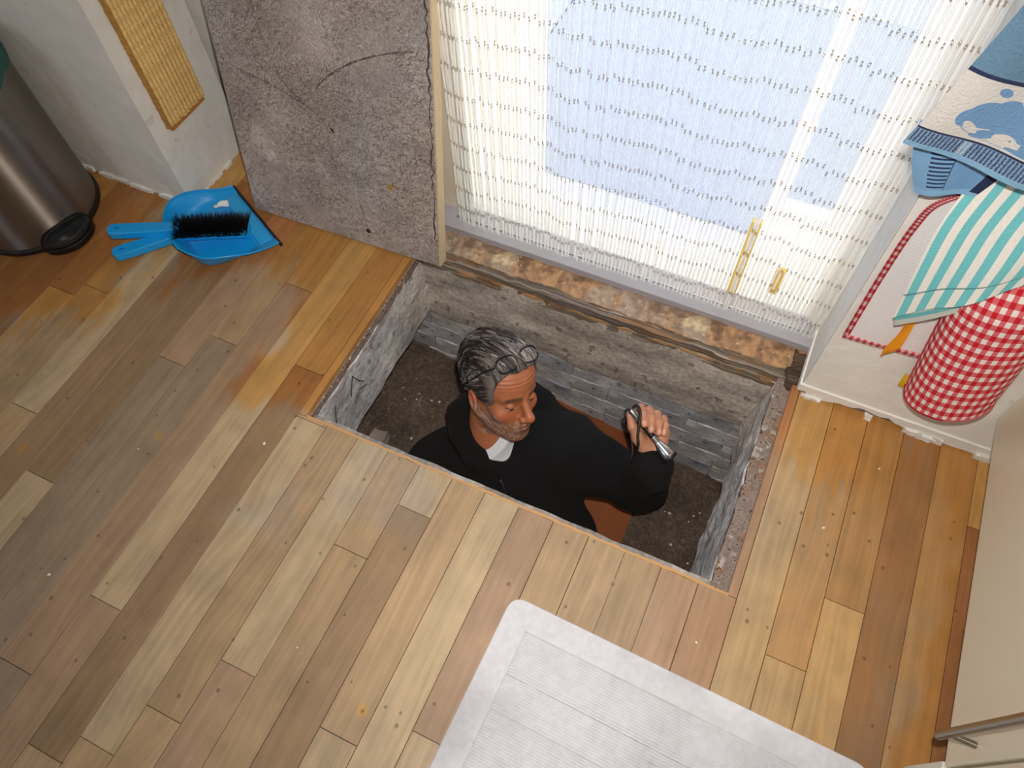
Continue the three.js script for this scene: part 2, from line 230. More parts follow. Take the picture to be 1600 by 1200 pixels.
for (const m of [concreteMap, concreteBump, beamMap, screedMap, stoneMap, soilMap]) m.repeat.set(2.2, 2.2);
oldWoodMap.repeat.set(1.5, 6);

const slab = struct('trim_1'); // the cut edges of the floor round the hatch
part(slab, 'slab_left', roughBox(-0.86, -0.700, -0.235, -0.04, -0.96, -0.40, [4, 10, 34], 0.0035, 26, 1), concreteMat, 'grey rendered slab edge with scratched marks');
part(slab, 'screed_left', roughBox(-0.86, -0.7015, -0.045, -0.0155, -0.96, -0.40, [3, 3, 40], 0.0024, 45, 5), screedMat, 'brown gritty screed under the boards');
part(slab, 'slab_front', roughBox(-0.86, 0.33, -0.235, -0.03, -0.472, -0.40, [60, 6, 4], 0.0018, 30, 2), mat({ map: concreteMap, color: 0xc4c0bb, bumpMap: concreteBump, bumpScale: 0.004, roughness: 0.92 }), 'thin grey ledge');
part(slab, 'screed_front', roughBox(-0.86, 0.33, -0.032, -0.0155, -0.449, -0.40, [60, 2, 2], 0.0016, 30, 7), screedMat);
{ const g = roughBox(0.143, 0.33, -0.225, -0.030, -0.96, -0.40, [6, 10, 34], 0.0045, 30, 4), p = g.attributes.position; // right face leans, ragged below
  for (let i = 0; i < p.count; i++) if (p.getX(i) < 0.2 && p.getY(i) < -0.06) { const d = (-0.06 - p.getY(i)) / 0.165; p.setX(i, p.getX(i) - d * (0.014 + 0.012 * sstep(-0.75, -0.5, p.getZ(i)) + 0.010 * (fbm(p.getZ(i) * 22, p.getY(i) * 8, 3, 6) - 0.4))); }
  g.computeVertexNormals(); part(slab, 'slab_right', g, concreteMat, 'pale ragged slab edge'); }
part(slab, 'screed_right', roughBox(0.1445, 0.33, -0.034, -0.0135, -0.94, -0.40, [4, 2, 44], 0.0028, 50, 9), screedMat, 'brown gritty ledge for the hatch lid');
{ // scratched marks on the left edge
  const L = []; for (const [a, b] of [[[-0.07, -0.60], [-0.13, -0.625]], [[-0.07, -0.60], [-0.12, -0.575]], [[-0.08, -0.525], [-0.14, -0.505]], [[-0.13, -0.60], [-0.15, -0.63]]]) L.push(tube([V(-0.6995, a[0], a[1]), V(-0.6988, (a[0] + b[0]) / 2, (a[1] + b[1]) / 2 + 0.003), V(-0.6995, b[0], b[1])], 0.0013, 8, 5));
  part(slab, 'scratch_mark', merge(L), mat({ color: 0x4a4641, roughness: 1 })); }

const pit = struct('wall_back_1'); // foundation beam and painted brickwork below it
part(pit, 'beam', roughBox(-1.5, 0.9, -0.25, -0.028, -1.10, -0.932, [120, 12, 4], 0.0045, 18, 11), beamMat, 'rough grey brown concrete beam');
{
  const paint = dataTex(256, 256, (u, v) => { const a = pfbm(u, v, 6, 6, 4, 91), b = pfbm(u, v, 60, 60, 2, 92), c = pfbm(u, v, 14, 14, 3, 93); let m = 0.84 + (a - 0.5) * 0.3 + (b - 0.5) * 0.22; if (c > 0.76) m *= 0.75; return [238 * m, 239 * m, 243 * m]; });
  paint.repeat.set(4, 4);
  const bm = [0xffffff, 0xe6e6ea, 0xf4f0ea, 0xd8d8de].map((c) => mat({ map: paint, color: c, bumpMap: concreteBump, bumpScale: 0.003, roughness: 0.85 }));
  part(pit, 'mortar', roughBox(-1.5, 0.9, -0.72, -0.245, -1.10, -0.9405, [100, 20, 2], 0.0025, 40, 13), mat({ map: paint, color: 0xe0e0e0, bumpMap: concreteBump, bumpScale: 0.004 }));
  const variants = [0, 1, 2, 3].map((s) => roughBox(0, 0.198, 0, 0.056, -0.06, 0, [8, 3, 2], 0.0028, 34, 20 + s * 7));
  for (let r = 0; r < 7; r++) for (let i = 0; i < 8; i++) { const b = part(pit, 'brick', variants[(r * 3 + i) % 4], bm[(r * 5 + i * 3) % 4]); b.position.set(-1.12 + i * 0.205 + (r % 2) * 0.10, -0.312 - r * 0.0635, -0.9375 + 0.003 * (hash3(r, i, 5) - 0.5)); b.rotation.set(0, 0.012 * (hash3(r, i, 6) - 0.5), 0.02 * (hash3(r, i, 7) - 0.5)); }
}
const soilY = (x) => lerp(-0.448, -0.578, clamp((x + 0.75) / 0.93, -0.4, 1.3));
{
  const nx = 120, nz = 110, P = []; for (let j = 0; j <= nz; j++) for (let i = 0; i <= nx; i++) { const x = -1.5 + 2.4 * i / nx, z = -0.98 + 2.0 * j / nz; P.push(V(x, soilY(x) + (fbm(x * 9, z * 9, 4, 3) - 0.5) * 0.026 + (fbm(x * 45, z * 45, 2, 5) - 0.5) * 0.008, z)); }
  const g = sheet(P, nx, nz, 0.05), p = g.attributes.position, n = g.attributes.normal; worldUV(g);
  structMesh('ground_soil', g, soilMat);
}
{ // the crawl space closed off under the floor
  const c = struct('wall_crawl_space');
  part(c, 'side_wall', box(-1.6, -1.5, -0.75, -0.03, -1.1, 1.1), concreteMat); part(c, 'side_wall', box(0.9, 1.0, -0.75, -0.03, -1.1, 1.1), concreteMat); part(c, 'end_wall', box(-1.6, 1.0, -0.75, -0.03, 1.02, 1.12), concreteMat);
  part(c, 'slab', box(-2.7, -0.85, -0.235, -0.0155, -1.04, 2.6), concreteMat); part(c, 'slab', box(-0.86, 0.32, -0.235, -0.0155, -0.402, 2.6), concreteMat); part(c, 'slab', box(0.32, 1.3, -0.235, -0.0155, -1.04, 2.6), concreteMat);
}
// threshold: stained stone, rotten wooden rebate, white sill
const threshold = struct('trim_2');
part(threshold, 'stone', roughBox(-0.712, 0.200, -0.07, 0.001, -1.012, -0.947, [90, 6, 8], 0.0045, 24, 17), stoneMat, 'rust stained threshold stone');
part(threshold, 'rotten_rail', roughBox(-0.706, 0.19, -0.052, -0.006, -0.952, -0.931, [90, 5, 3], 0.0048, 34, 19), oldWoodMat, 'weathered wooden rebate');
part(threshold, 'bright_lip', roughBox(-0.70, 0.16, -0.034, -0.028, -0.9335, -0.9300, [90, 1, 1], 0.003, 30, 23), mat({ color: 0xb48d5c, roughness: 0.8 }));
part(threshold, 'dark_rubble', roughBox(0.158, 0.189, -0.05, 0.006, -1.0, -0.915, [6, 5, 16], 0.007, 50, 27), mat({ map: oldWoodMap, color: 0xb0a090, roughness: 1 }));
// ---------------------------------------------------------------- walls, ceiling
const plasterBump = dataTex(512, 512, grey((u, v) => 0.6 * pfbm(u, v, 5, 5, 5, 101) + 0.4 * pfbm(u, v, 46, 46, 3, 102)), false);
const plasterMap = dataTex(512, 512, (u, v) => { const a = pfbm(u, v, 4, 4, 5, 103), b = pfbm(u, v, 30, 30, 3, 104), s = pfbm(u, v, 24, 24, 3, 105); let m = 0.97 + (a - 0.5) * 0.08 + (b - 0.5) * 0.05; if (s > 0.8) m *= 0.94; return [236 * m, 236 * m, 231 * m]; });
const plasterMat = mat({ map: plasterMap, bumpMap: plasterBump, bumpScale: 0.004, roughness: 0.88 });
const wallBack = struct('wall_back_2');
part(wallBack, 'wall_panel', box(-2.7, -0.720, -0.02, 2.05, -1.22, -1.086), plasterMat);
part(wallBack, 'lintel', box(-2.7, 2.0, 2.05, 2.6, -1.22, -0.905), plasterMat);
structMesh('wall_pillar', roughBox(-2.7, -1.275, 0.002, 2.05, -1.06, -0.83, [8, 40, 6], 0.002, 8, 3), plasterMat);
const wallRight = struct('wall_right_1');
part(wallRight, 'wall_panel', box(0.186, 2.0, 0.028, 2.05, -1.22, -0.905, 0.004), plasterMat);
{ // broken plaster edge along the floor
  const sh = new THREE.Shape(), n = 70; sh.moveTo(0.184, 0.034);
  for (let i = 0; i <= n; i++) { const x = 0.184 + 0.95 * i / n; sh.lineTo(x, 0.004 + 0.012 * Math.max(0, fbm(x * 26, 1, 4, 5) - 0.36) * 2.2 + (x > 0.30 && x < 0.37 ? 0.006 : 0)); }
  sh.lineTo(1.134, 0.034); const g = new THREE.ExtrudeGeometry(sh, { depth: 0.2, bevelEnabled: true, bevelSize: 0.0015, bevelThickness: 0.002, bevelSegments: 1, steps: 1 }); g.translate(0, 0, -1.103);
  const skirt = struct('trim_4'); part(skirt, 'broken_plaster', worldUV(g), plasterMat, 'chipped plaster edge along the floor');
  part(wallRight, 'old_mortar', roughBox(0.192, 2.0, -0.015, 0.026, -1.1, -0.912, [100, 4, 2], 0.004, 40, 3), mat({ map: concreteMap, color: 0x8a8a8c, roughness: 1 }));
  const ch = []; for (let i = 0; i < 12; i++) { const x = 0.19 + 0.35 * hash3(i, 1, 8), w = 0.008 + 0.02 * hash3(i, 2, 8); ch.push(roughBox(x, x + w, 0.0005, 0.006 + 0.012 * hash3(i, 4, 8), -0.904, -0.897 + 0.003 * hash3(i, 3, 8), [4, 2, 2], 0.0025, 90, i * 3)); }
  part(skirt, 'plaster_flake', merge(ch), plasterMat).userData.kind = 'stuff';
}
{ // lower edge of the pillar, flaked in the same way
  const ch = []; for (let i = 0; i < 26; i++) { const x = -1.70 + 0.43 * hash3(i, 1, 18), w = 0.012 + 0.03 * hash3(i, 2, 18); ch.push(roughBox(x, Math.min(x + w, -1.274), 0.0005, 0.005 + 0.008 * hash3(i, 4, 18), -0.832, -0.825 + 0.003 * hash3(i, 3, 18), [4, 2, 2], 0.002, 90, i * 3)); }
  for (let i = 0; i < 10; i++) { const z = -1.0 + 0.15 * hash3(i, 1, 19), w = 0.01 + 0.02 * hash3(i, 2, 19); ch.push(roughBox(-1.277, -1.270, 0.0005, 0.005 + 0.006 * hash3(i, 4, 19), z, z + w, [2, 2, 4], 0.002, 90, i * 5)); }
  const flakes = struct('trim_3'); part(flakes, 'plaster_flake', merge(ch), plasterMat).userData.kind = 'stuff'; }
structMesh('wall_left', box(-2.8, -2.6, -0.02, 2.6, -1.22, 2.7), plasterMat);
structMesh('wall_right_2', box(1.2, 1.4, -0.02, 2.6, -0.95, 2.7), plasterMat);
const wallFront = struct('wall_front');
for (const b of [[-2.8, -1.9, -0.02, 2.6], [-1.0, 1.4, -0.02, 2.6], [-1.9, -1.0, -0.02, 1.1], [-1.9, -1.0, 2.1, 2.6]]) part(wallFront, 'wall_panel', box(...b, 2.5, 2.7), plasterMat);
const fillWindow = struct('added_window_1'); // unseen window added behind the camera for cool fill on pillar and bin
part(fillWindow, 'sash', merge([box(-1.9, -1.84, 1.1, 2.1, 2.57, 2.63, 0.004), box(-1.06, -1.0, 1.1, 2.1, 2.57, 2.63, 0.004), box(-1.84, -1.06, 1.1, 1.16, 2.57, 2.63, 0.004), box(-1.84, -1.06, 2.04, 2.1, 2.57, 2.63, 0.004)]), mat({ color: 0xe9e7e2, roughness: 0.4 }));
part(fillWindow, 'pane', box(-1.84, -1.06, 1.16, 2.04, 2.598, 2.602), phys({ color: 0xffffff, roughness: 0.02, transmission: 1, thickness: 0 }));
structMesh('ceiling', box(-2.9, 1.5, 2.5, 2.7, -1.3, 2.8), mat({ color: 0xeeeae2, roughness: 0.9 }));

// ---------------------------------------------------------------- glazed door and what lies outside
const pvc = mat({ color: 0xe9e7e2, roughness: 0.4 }), creamPaint = mat({ color: 0xe4dac6, roughness: 0.55 });
const door = struct('door_1');
part(door, 'jamb', box(-0.722, -0.668, 0, 2.05, -1.13, -1.074, 0.003), creamPaint, 'cream painted door jamb');
part(door, 'sill', merge([box(-0.72, 0.186, -0.02, 0.018, -1.036, -1.008, 0.002), box(-0.72, 0.186, -0.02, 0.010, -1.09, -1.034, 0.002)]), mat({ color: 0xa9a8b0, roughness: 0.5 }), 'grey white door sill');
part(door, 'track', box(-0.66, 0.18, 0.008, 0.015, -1.050, -1.046, 0.0008), mat({ color: 0xb9bcc2, roughness: 0.25, metalness: 0.9 }), 'thin metal track');
part(door, 'stile', box(-0.672, -0.640, 0.012, 2.05, -1.125, -1.09, 0.004), pvc); part(door, 'stile', box(0.158, 0.186, 0.012, 2.05, -1.115, -1.07, 0.004), pvc);
part(door, 'top_rail', box(-0.70, 0.186, 2.0, 2.06, -1.12, -1.05, 0.004), pvc);
const frosted = phys({ color: 0xe2dfd9, roughness: 0.85, transmission: 0.92, thickness: 0, ior: 1.3 }), skyTintGlass = phys({ color: 0xc3ccdd, roughness: 0.02, transmission: 1, thickness: 0, ior: 1.45 });  // blue tint put in for the skylit ground; frosting makes white frame areas bright
const pane = (x0, x1, y0, y1, m, label) => part(door, 'pane', box(x0, x1, y0, y1, -1.1015, -1.1), m, label);
pane(-0.64, -0.457, 0.015, 2.0, frosted, 'frosted white pane'); pane(-0.457, 0.0, 0.18, 2.0, skyTintGlass, 'pane tinted blue for the skylit view'); pane(-0.457, 0.0, 0.015, 0.18, frosted, 'frosted lower panel');
pane(0.0, 0.030, 0.27, 2.0, frosted, 'narrow frosted strip'); pane(0.030, 0.112, 0.3, 2.0, skyTintGlass, 'narrow pane tinted blue for the skylit view'); pane(0.0, 0.112, 0.015, 0.27, frosted); pane(0.112, 0.158, 0.015, 2.0, frosted, 'right frosted pane');
part(door, 'wooden_edge', box(-0.016, 0.004, 0.014, 0.235, -1.096, -1.082, 0.002), mat({ color: 0xefcb66, roughness: 0.5 }), 'yellow varnished wooden strip');
part(door, 'wooden_edge', box(0.062, 0.082, 0.05, 0.125, -1.096, -1.084, 0.002), mat({ color: 0xecc04e, roughness: 0.5 }));
const paving = struct('ground_paving');
{ const pm = [0xc9c2b6, 0xbfb9ae, 0xd0c9bc].map((c) => mat({ color: c, roughness: 0.9 }));
  for (let i = 0; i < 5; i++) for (let j = 0; j < 4; j++) part(paving, 'slab', box(-2.75 + i + 0.002, -1.75 + i - 0.002, -0.08, -0.03 + 0.002 * hash3(i, j, 2), -1.242 - (j + 1) + 0.002, -1.242 - j - 0.002, 0.003), pm[(i * 2 + j) % 3]); 
  part(paving, 'bed', box(-9, 8, -0.3, -0.06, -12, -1.2), mat({ color: 0x9a958c, roughness: 1 })); }
part(door, 'outer_step', box(-0.72, 0.2, -0.09, 0.0, -1.24, -1.07, 0.004), mat({ color: 0xb9b4aa, roughness: 0.9 }));

// ---------------------------------------------------------------- clear bead curtain in the doorway
{
  const curtain = thing('bead_curtain', 'curtain of clear plastic bead strands hanging in the bright garden doorway', 'curtain', [0, 0, 0]);
  const tubeMat = phys({ color: 0xfdfdfb, roughness: 0.72, transmission: 0.8, thickness: 0, ior: 1.35 }), linkMat = phys({ color: 0xb0a898, roughness: 0.2, metalness: 0.2 });
  const PITCH = 0.0627, R = mulberry(5);
  const strandGeo = (seed, n) => { const r = mulberry(seed), T = [], K = []; for (let i = 0; i < n; i++) { const y = -i * PITCH, g = new THREE.CylinderGeometry(0.00245, 0.00245, 0.0535, 7, 1, true); g.translate(0, -0.0267 - 0.0046, 0); g.rotateZ((r() - 0.5) * 0.035); g.rotateX((r() - 0.5) * 0.03); g.translate((r() - 0.5) * 0.0012, y, (r() - 0.5) * 0.002); T.push(g);
    for (const s of [0.0016, -0.0044]) { const k = new THREE.IcosahedronGeometry(0.0019, 0); k.translate((r() - 0.5) * 0.0016, y + s, (r() - 0.5) * 0.0016); K.push(k); } const l = new THREE.TorusGeometry(0.0021, 0.0005, 3, 6); l.rotateY(r() * 3); l.translate(0, y - 0.0012, 0); K.push(l); }
    return [merge(T), merge(K)]; };
  const kinds = [0, 1, 2, 3, 4, 5].map((s) => strandGeo(40 + s, 32));
  part(curtain, 'curtain_rail', box(-0.655, 0.184, 2.0, 2.03, -1.045, -1.022, 0.003), pvc);
  let x = -0.644, i = 0; while (x < 0.181) { const y = 2.012 + (R() - 0.5) * 0.008 + (Math.floor(i / 9) % 3 - 1) * 0.005, [T, K] = kinds[Math.floor(R() * 6)], s = part(curtain, 'strand', T, tubeMat); s.position.set(x, y, -1.033 + (R() - 0.5) * 0.007); s.rotation.set(0, R() * 6.28, (R() - 0.5) * 0.0016); part(s, 'link', K, linkMat); x += R() < 0.06 ? 0.0125 : 0.0078 + R() * 0.0016; i++; }
}
// ---------------------------------------------------------------- hatch lid leaning on the wall
{
  const lidMap = canvasTex(1024, 1484, (c, w, h) => {
    const r = mulberry(77), im = c.createImageData(w, h);
    for (let j = 0; j < h; j++) for (let i = 0; i < w; i++) { const u = i / w, v = j / h, m = 0.93 + (pfbm(u, v, 4, 8, 5, 1) - 0.5) * 0.34 + (pfbm(u, v, 160, 320, 2, 2) - 0.5) * 0.22, warm = (pfbm(u, v, 3, 5, 4, 9) - 0.5) * 16, o = (j * w + i) * 4; im.data[o] = (168 + warm) * m; im.data[o + 1] = 160 * m; im.data[o + 2] = (156 - warm * 0.7) * m; im.data[o + 3] = 255; }
    c.putImageData(im, 0, 0);
    for (let i = 0; i < 26000; i++) { const x = r() * w, y = r() * h, d = pfbm(x / w, y / h, 5, 8, 3, 4); if (r() > sstep(0.3, 0.6, d) * 0.9 + 0.1) continue; const a = r() < 0.6 ? -0.7 + (r() - 0.5) * 1.4 : r() * 6.28, l = 7 + r() * 20, b = (r() - 0.5) * 16, dk = r(); c.strokeStyle = dk > 0.42 ? `rgba(78,66,60,${0.2 + 0.42 * r()})` : `rgba(222,217,212,${0.12 + 0.36 * r()})`; c.lineWidth = 1 + r() * 2.2; c.beginPath(); c.moveTo(x, y); c.quadraticCurveTo(x + Math.cos(a) * l * 0.5 - Math.sin(a) * b, y + Math.sin(a) * l * 0.5 + Math.cos(a) * b, x + Math.cos(a) * l, y + Math.sin(a) * l); c.stroke(); }
    const line = (p, lw, al) => { for (let k = 0; k < 34; k++) { c.strokeStyle = `rgba(62,52,48,${al * (0.4 + 0.6 * r())})`; c.lineWidth = lw * (0.5 + r()); const t = k / 34, q = (s) => { const m = 1 - s; return [m * m * p[0] + 2 * m * s * p[2] + s * s * p[4], m * m * p[1] + 2 * m * s * p[3] + s * s * p[5]]; }, A = q(t), B = q(Math.min(1, t + 0.034)); c.beginPath(); c.moveTo(A[0] + (r() - 0.5) * 3, A[1] + (r() - 0.5) * 3); c.lineTo(B[0], B[1]); c.stroke(); } };
    line([480, 745, 650, 560, 950, 490], 6, 0.8); line([100, 745, 260, 770, 410, 830], 4.5, 0.75); line([115, 757, 140, 760, 160, 770], 6, 0.6); line([300, 700, 340, 800, 480, 860], 4, 0.5); line([507, 900, 510, 1030, 534, 1160], 4, 0.45); line([625, 1235, 640, 1310, 655, 1400], 5, 0.55); line([740, 1120, 860, 1090, 950, 1145], 4, 0.4);
    for (let i = 0; i < 60; i++) { const x = r() < 0.5 ? r() * 220 : r() * w, y = 1000 + r() * 470, rad = 20 + r() * 60; for (let k = 0; k < 40; k++) { c.fillStyle = 'rgba(224,224,226,0.045)'; c.beginPath(); c.arc(x + (r() - 0.5) * rad * 2, y + (r() - 0.5) * rad * 2, 3 + r() * 12, 0, 7); c.fill(); } }
    c.fillStyle = '#a8893a'; c.beginPath(); c.ellipse(796, 1119, 13, 16, 0.5, 0, 7); c.fill();
    c.fillStyle = '#2a2421'; c.beginPath(); c.ellipse(655, 1401, 13, 12, 0, 0, 7); c.fill(); c.beginPath(); c.ellipse(536, 916, 13, 6, 0.9, 0, 7); c.fill();
    c.strokeStyle = 'rgba(60,48,42,0.85)'; for (let y = 0; y < 1330; y += 5) { c.lineWidth = 3 + 9 * Math.max(0, n2(y / 60, 1, 5) - 0.2) * (0.4 + 0.6 * n2(y / 11, 4, 2)); c.beginPath(); c.moveTo(w - 8 - 14 * n2(y / 24, 3, 6), y); c.lineTo(w - 8 - 14 * n2((y + 7) / 24, 3, 6), y + 7); c.stroke(); }
  }, false);
  const W = 0.497, H = 0.72, lid = thing('hatch_lid', 'grey felted hatch lid leaning upright on the wall beside the open floor hatch', 'hatch lid', [-1.1255, 0.001, -0.887]);
  const ex = V(0.9993, 0, -0.0262), down = V(0.0398, -0.9786, 0.202), ey = down.clone().negate().addScaledVector(ex, down.dot(ex)).normalize(), ez = new THREE.Vector3().crossVectors(ex, ey);
  lid.quaternion.setFromRotationMatrix(new THREE.Matrix4().makeBasis(ex, ey, ez)); lid.rotateZ(0.012);
  const face = new RoundedBoxGeometry(W, H, 0.009, 2, 0.002); face.translate(W / 2, H / 2, 0); { const p = face.attributes.position, uv = new Float32Array(p.count * 2); for (let i = 0; i < p.count; i++) { uv[2 * i] = p.getX(i) / W; uv[2 * i + 1] = p.getY(i) / H; } face.setAttribute('uv', new THREE.BufferAttribute(uv, 2)); }
  const feltBump = dataTex(512, 512, grey((u, v) => 0.5 * pfbm(u, v, 60, 60, 2, 3) + 0.5 * pfbm(u, v, 22, 22, 3, 5)), false); feltBump.repeat.set(2, 4);
  part(lid, 'felt_face', face, mat({ map: lidMap, bumpMap: feltBump, bumpScale: 0.003, roughness: 0.95 }), 'mottled grey underside with dark scuffs');
  part(lid, 'wooden_board', roughBox(0.001, W + 0.001, 0.001, H, -0.024, -0.0035, [4, 60, 3], 0.0014, 40, 3), mat({ map: oldWoodMap, color: 0xfff0dc, roughness: 0.85 }), 'raw wooden board edge');
  part(lid, 'edge_strip', roughBox(W - 0.002, W + 0.003, 0.0, H, -0.024, 0.003, [1, 60, 2], 0.0007, 30, 5), mat({ color: 0xcdb893, roughness: 0.6 }), 'thin pale edging strip');
}
// ---------------------------------------------------------------- dustpan and brush
const bluePlastic = phys({ color: 0x10a2ee, roughness: 0.34, clearcoat: 0.2, clearcoatRoughness: 0.4 }), darkRubber = mat({ color: 0x1d2126, roughness: 0.6 });
function gripGeo(len, w0, w1, h, holeAt) { // flat tapered handle with rounded end and a hanging hole
  const s = new THREE.Shape(); s.moveTo(0.012, -w0); s.quadraticCurveTo(0, -w0, 0, 0); s.quadraticCurveTo(0, w0, 0.012, w0); s.bezierCurveTo(len * 0.4, w0 * 1.15, len * 0.7, w1, len, w1); s.lineTo(len, -w1); s.bezierCurveTo(len * 0.7, -w1, len * 0.4, -w0 * 1.15, 0.012, -w0);
  const q = new THREE.Path(); q.absellipse(holeAt, 0, 0.0075, 0.003, 0, Math.PI * 2, true); s.holes.push(q);
  const g = new THREE.ExtrudeGeometry(s, { depth: h, bevelEnabled: true, bevelSize: 0.003, bevelThickness: 0.0035, bevelSegments: 3, curveSegments: 14 }); g.rotateX(Math.PI / 2); g.translate(0, h, 0); return g;
}
{
  const pan = thing('dustpan', 'blue plastic dustpan lying on the floor by the white pillar', 'dustpan', [-1.110, 0.001, -0.864]); pan.rotation.y = -0.4747;
  const nu = 48, nv = 36, P = [];
  const half = curve([V(0, 0.1175, 0), V(0.15, 0.121, 0), V(0.4, 0.127, 0), V(0.62, 0.121, 0), V(0.8, 0.104, 0), V(0.93, 0.068, 0), V(1, 0.034, 0)]);
  for (let j = 0; j <= nv; j++) { const q = half.getPoint(j / nv), t = q.x, w = q.y; for (let i = 0; i <= nu; i++) { const s = -1 + 2 * i / nu, side = sstep(0.74, 1.0, Math.abs(s)), back = sstep(0.80, 1.0, t), e = 1 - (1 - side) * (1 - back), wall = lerp(0.006, 0.046, sstep(0, 0.75, t)); const step = 0.004 * sstep(0.20, 0.23, t) * (1 - side) - 0.0035 * sstep(0.23, 0.3, t) * (1 - side); P.push(V(-0.012 * t + s * w * (1 - 0.10 * (1 - e) * 0), 0.0035 + 0.003 * sstep(0, 0.2, t) * 0 + e * wall + step, 0.196 * t)); } }
  const g = sheet(P.map((p) => V(p.x, p.y, p.z)), nu, nv, 0.0022); part(pan, 'pan', g, bluePlastic);
  part(pan, 'lip', roughBox(-0.122, 0.122, 0.0, 0.0048, -0.006, 0.001, [30, 1, 1], 0.0004, 30, 2), darkRubber, 'dark rubber lip');
  const rim = []; for (let j = 0; j <= nv; j++) rim.push(P[j * (nu + 1)].clone().add(V(0, 0.0006, 0))); for (let i = 1; i < nu; i++) rim.push(P[nv * (nu + 1) + i].clone()); for (let j = nv; j >= 0; j--) rim.push(P[j * (nu + 1) + nu].clone().add(V(0, 0.0006, 0)));
  part(pan, 'rim', tube(rim, 0.0022, 160, 6), bluePlastic);
  part(pan, 'ramp', box(-0.092, 0.092, 0.0035, 0.0058, 0.006, 0.036, 0.001), phys({ color: 0x2aaef4, roughness: 0.3 }), 'flat ramp behind the lip');
  const h = gripGeo(0.15, 0.0125, 0.009, 0.014, 0.02), hm = part(pan, 'handle', h, bluePlastic, 'long handle with hanging slot'); hm.position.set(-0.072, 0.022, 0.315); hm.rotation.set(0, 1.265, 0); hm.rotateZ(0.03);
}
{
  const b = thing('hand_brush', 'blue hand brush with black bristles lying in the dustpan', 'brush', [-1.352, 0.046, -0.655]); b.rotation.set(0, 0.515, 0); b.rotateZ(-0.05);
  part(b, 'handle', gripGeo(0.155, 0.0125, 0.0105, 0.014, 0.02), bluePlastic, 'blue handle with hanging slot');
  const blk = new RoundedBoxGeometry(0.165, 0.018, 0.038, 3, 0.008); blk.translate(0.232, -0.004, 0.006); part(b, 'head_block', blk, bluePlastic);
  const r = mulberry(9), pos = [], L = 34, Wd = 9;
  for (let i = 0; i < L; i++) for (let j = 0; j < Wd; j++) for (let k = 0; k < 9; k++) { // tufts of stiff hair, splayed at the sides
    const x = 0.153 + (i + 0.5) / L * 0.157, z = -0.0135 + (j + 0.5) / Wd * 0.039, s = (j - 4) / 4, e = i > 30 ? (i - 30) / 3 * 0.35 : i < 2 ? -0.25 : 0, dx = (r() - 0.5) * 0.28 + e, dz = s * 0.62 + (r() - 0.5) * 0.42, l = 0.027 + r() * 0.008, bx = x + (r() - 0.5) * 0.004, bz = z + (r() - 0.5) * 0.004, tx = bx + dx * l, tz = bz + dz * l, ty = 0.004 + l * (1 - 0.35 * s * s), w = 0.00085; pos.push(bx - w, 0.003, bz, bx + w, 0.003, bz, tx, ty, tz, bx, 0.003, bz - w, bx, 0.003, bz + w, tx, ty, tz);
  }
  const g = new THREE.BufferGeometry(); g.setAttribute('position', new THREE.Float32BufferAttribute(pos, 3)); g.computeVertexNormals();
  part(b, 'bristles', g, mat({ color: 0x0c0f16, roughness: 0.55 }), 'stiff black bristles').userData.kind = 'stuff';
  single('paper_scrap', (() => { const s = cloth([[-0.012, 0, -0.008], [-0.004, 0.004, 0.014], [0.0, 0.002, 0.024]], [[0.010, 0.003, -0.010], [0.008, 0.0, 0.008], [0.004, 0.001, 0.026]], 8, 10, (u, v) => 0.003 * Math.sin(u * 5 + v * 6), 0.0006, V(0, 1, 0)); s.rotateY(-0.9); s.translate(-1.185, 0.022, -0.852); return s; })(), mat({ color: 0xe9eef0, roughness: 0.9 }), 'crumpled white paper scrap in the dustpan behind the brush', 'paper scrap');
}
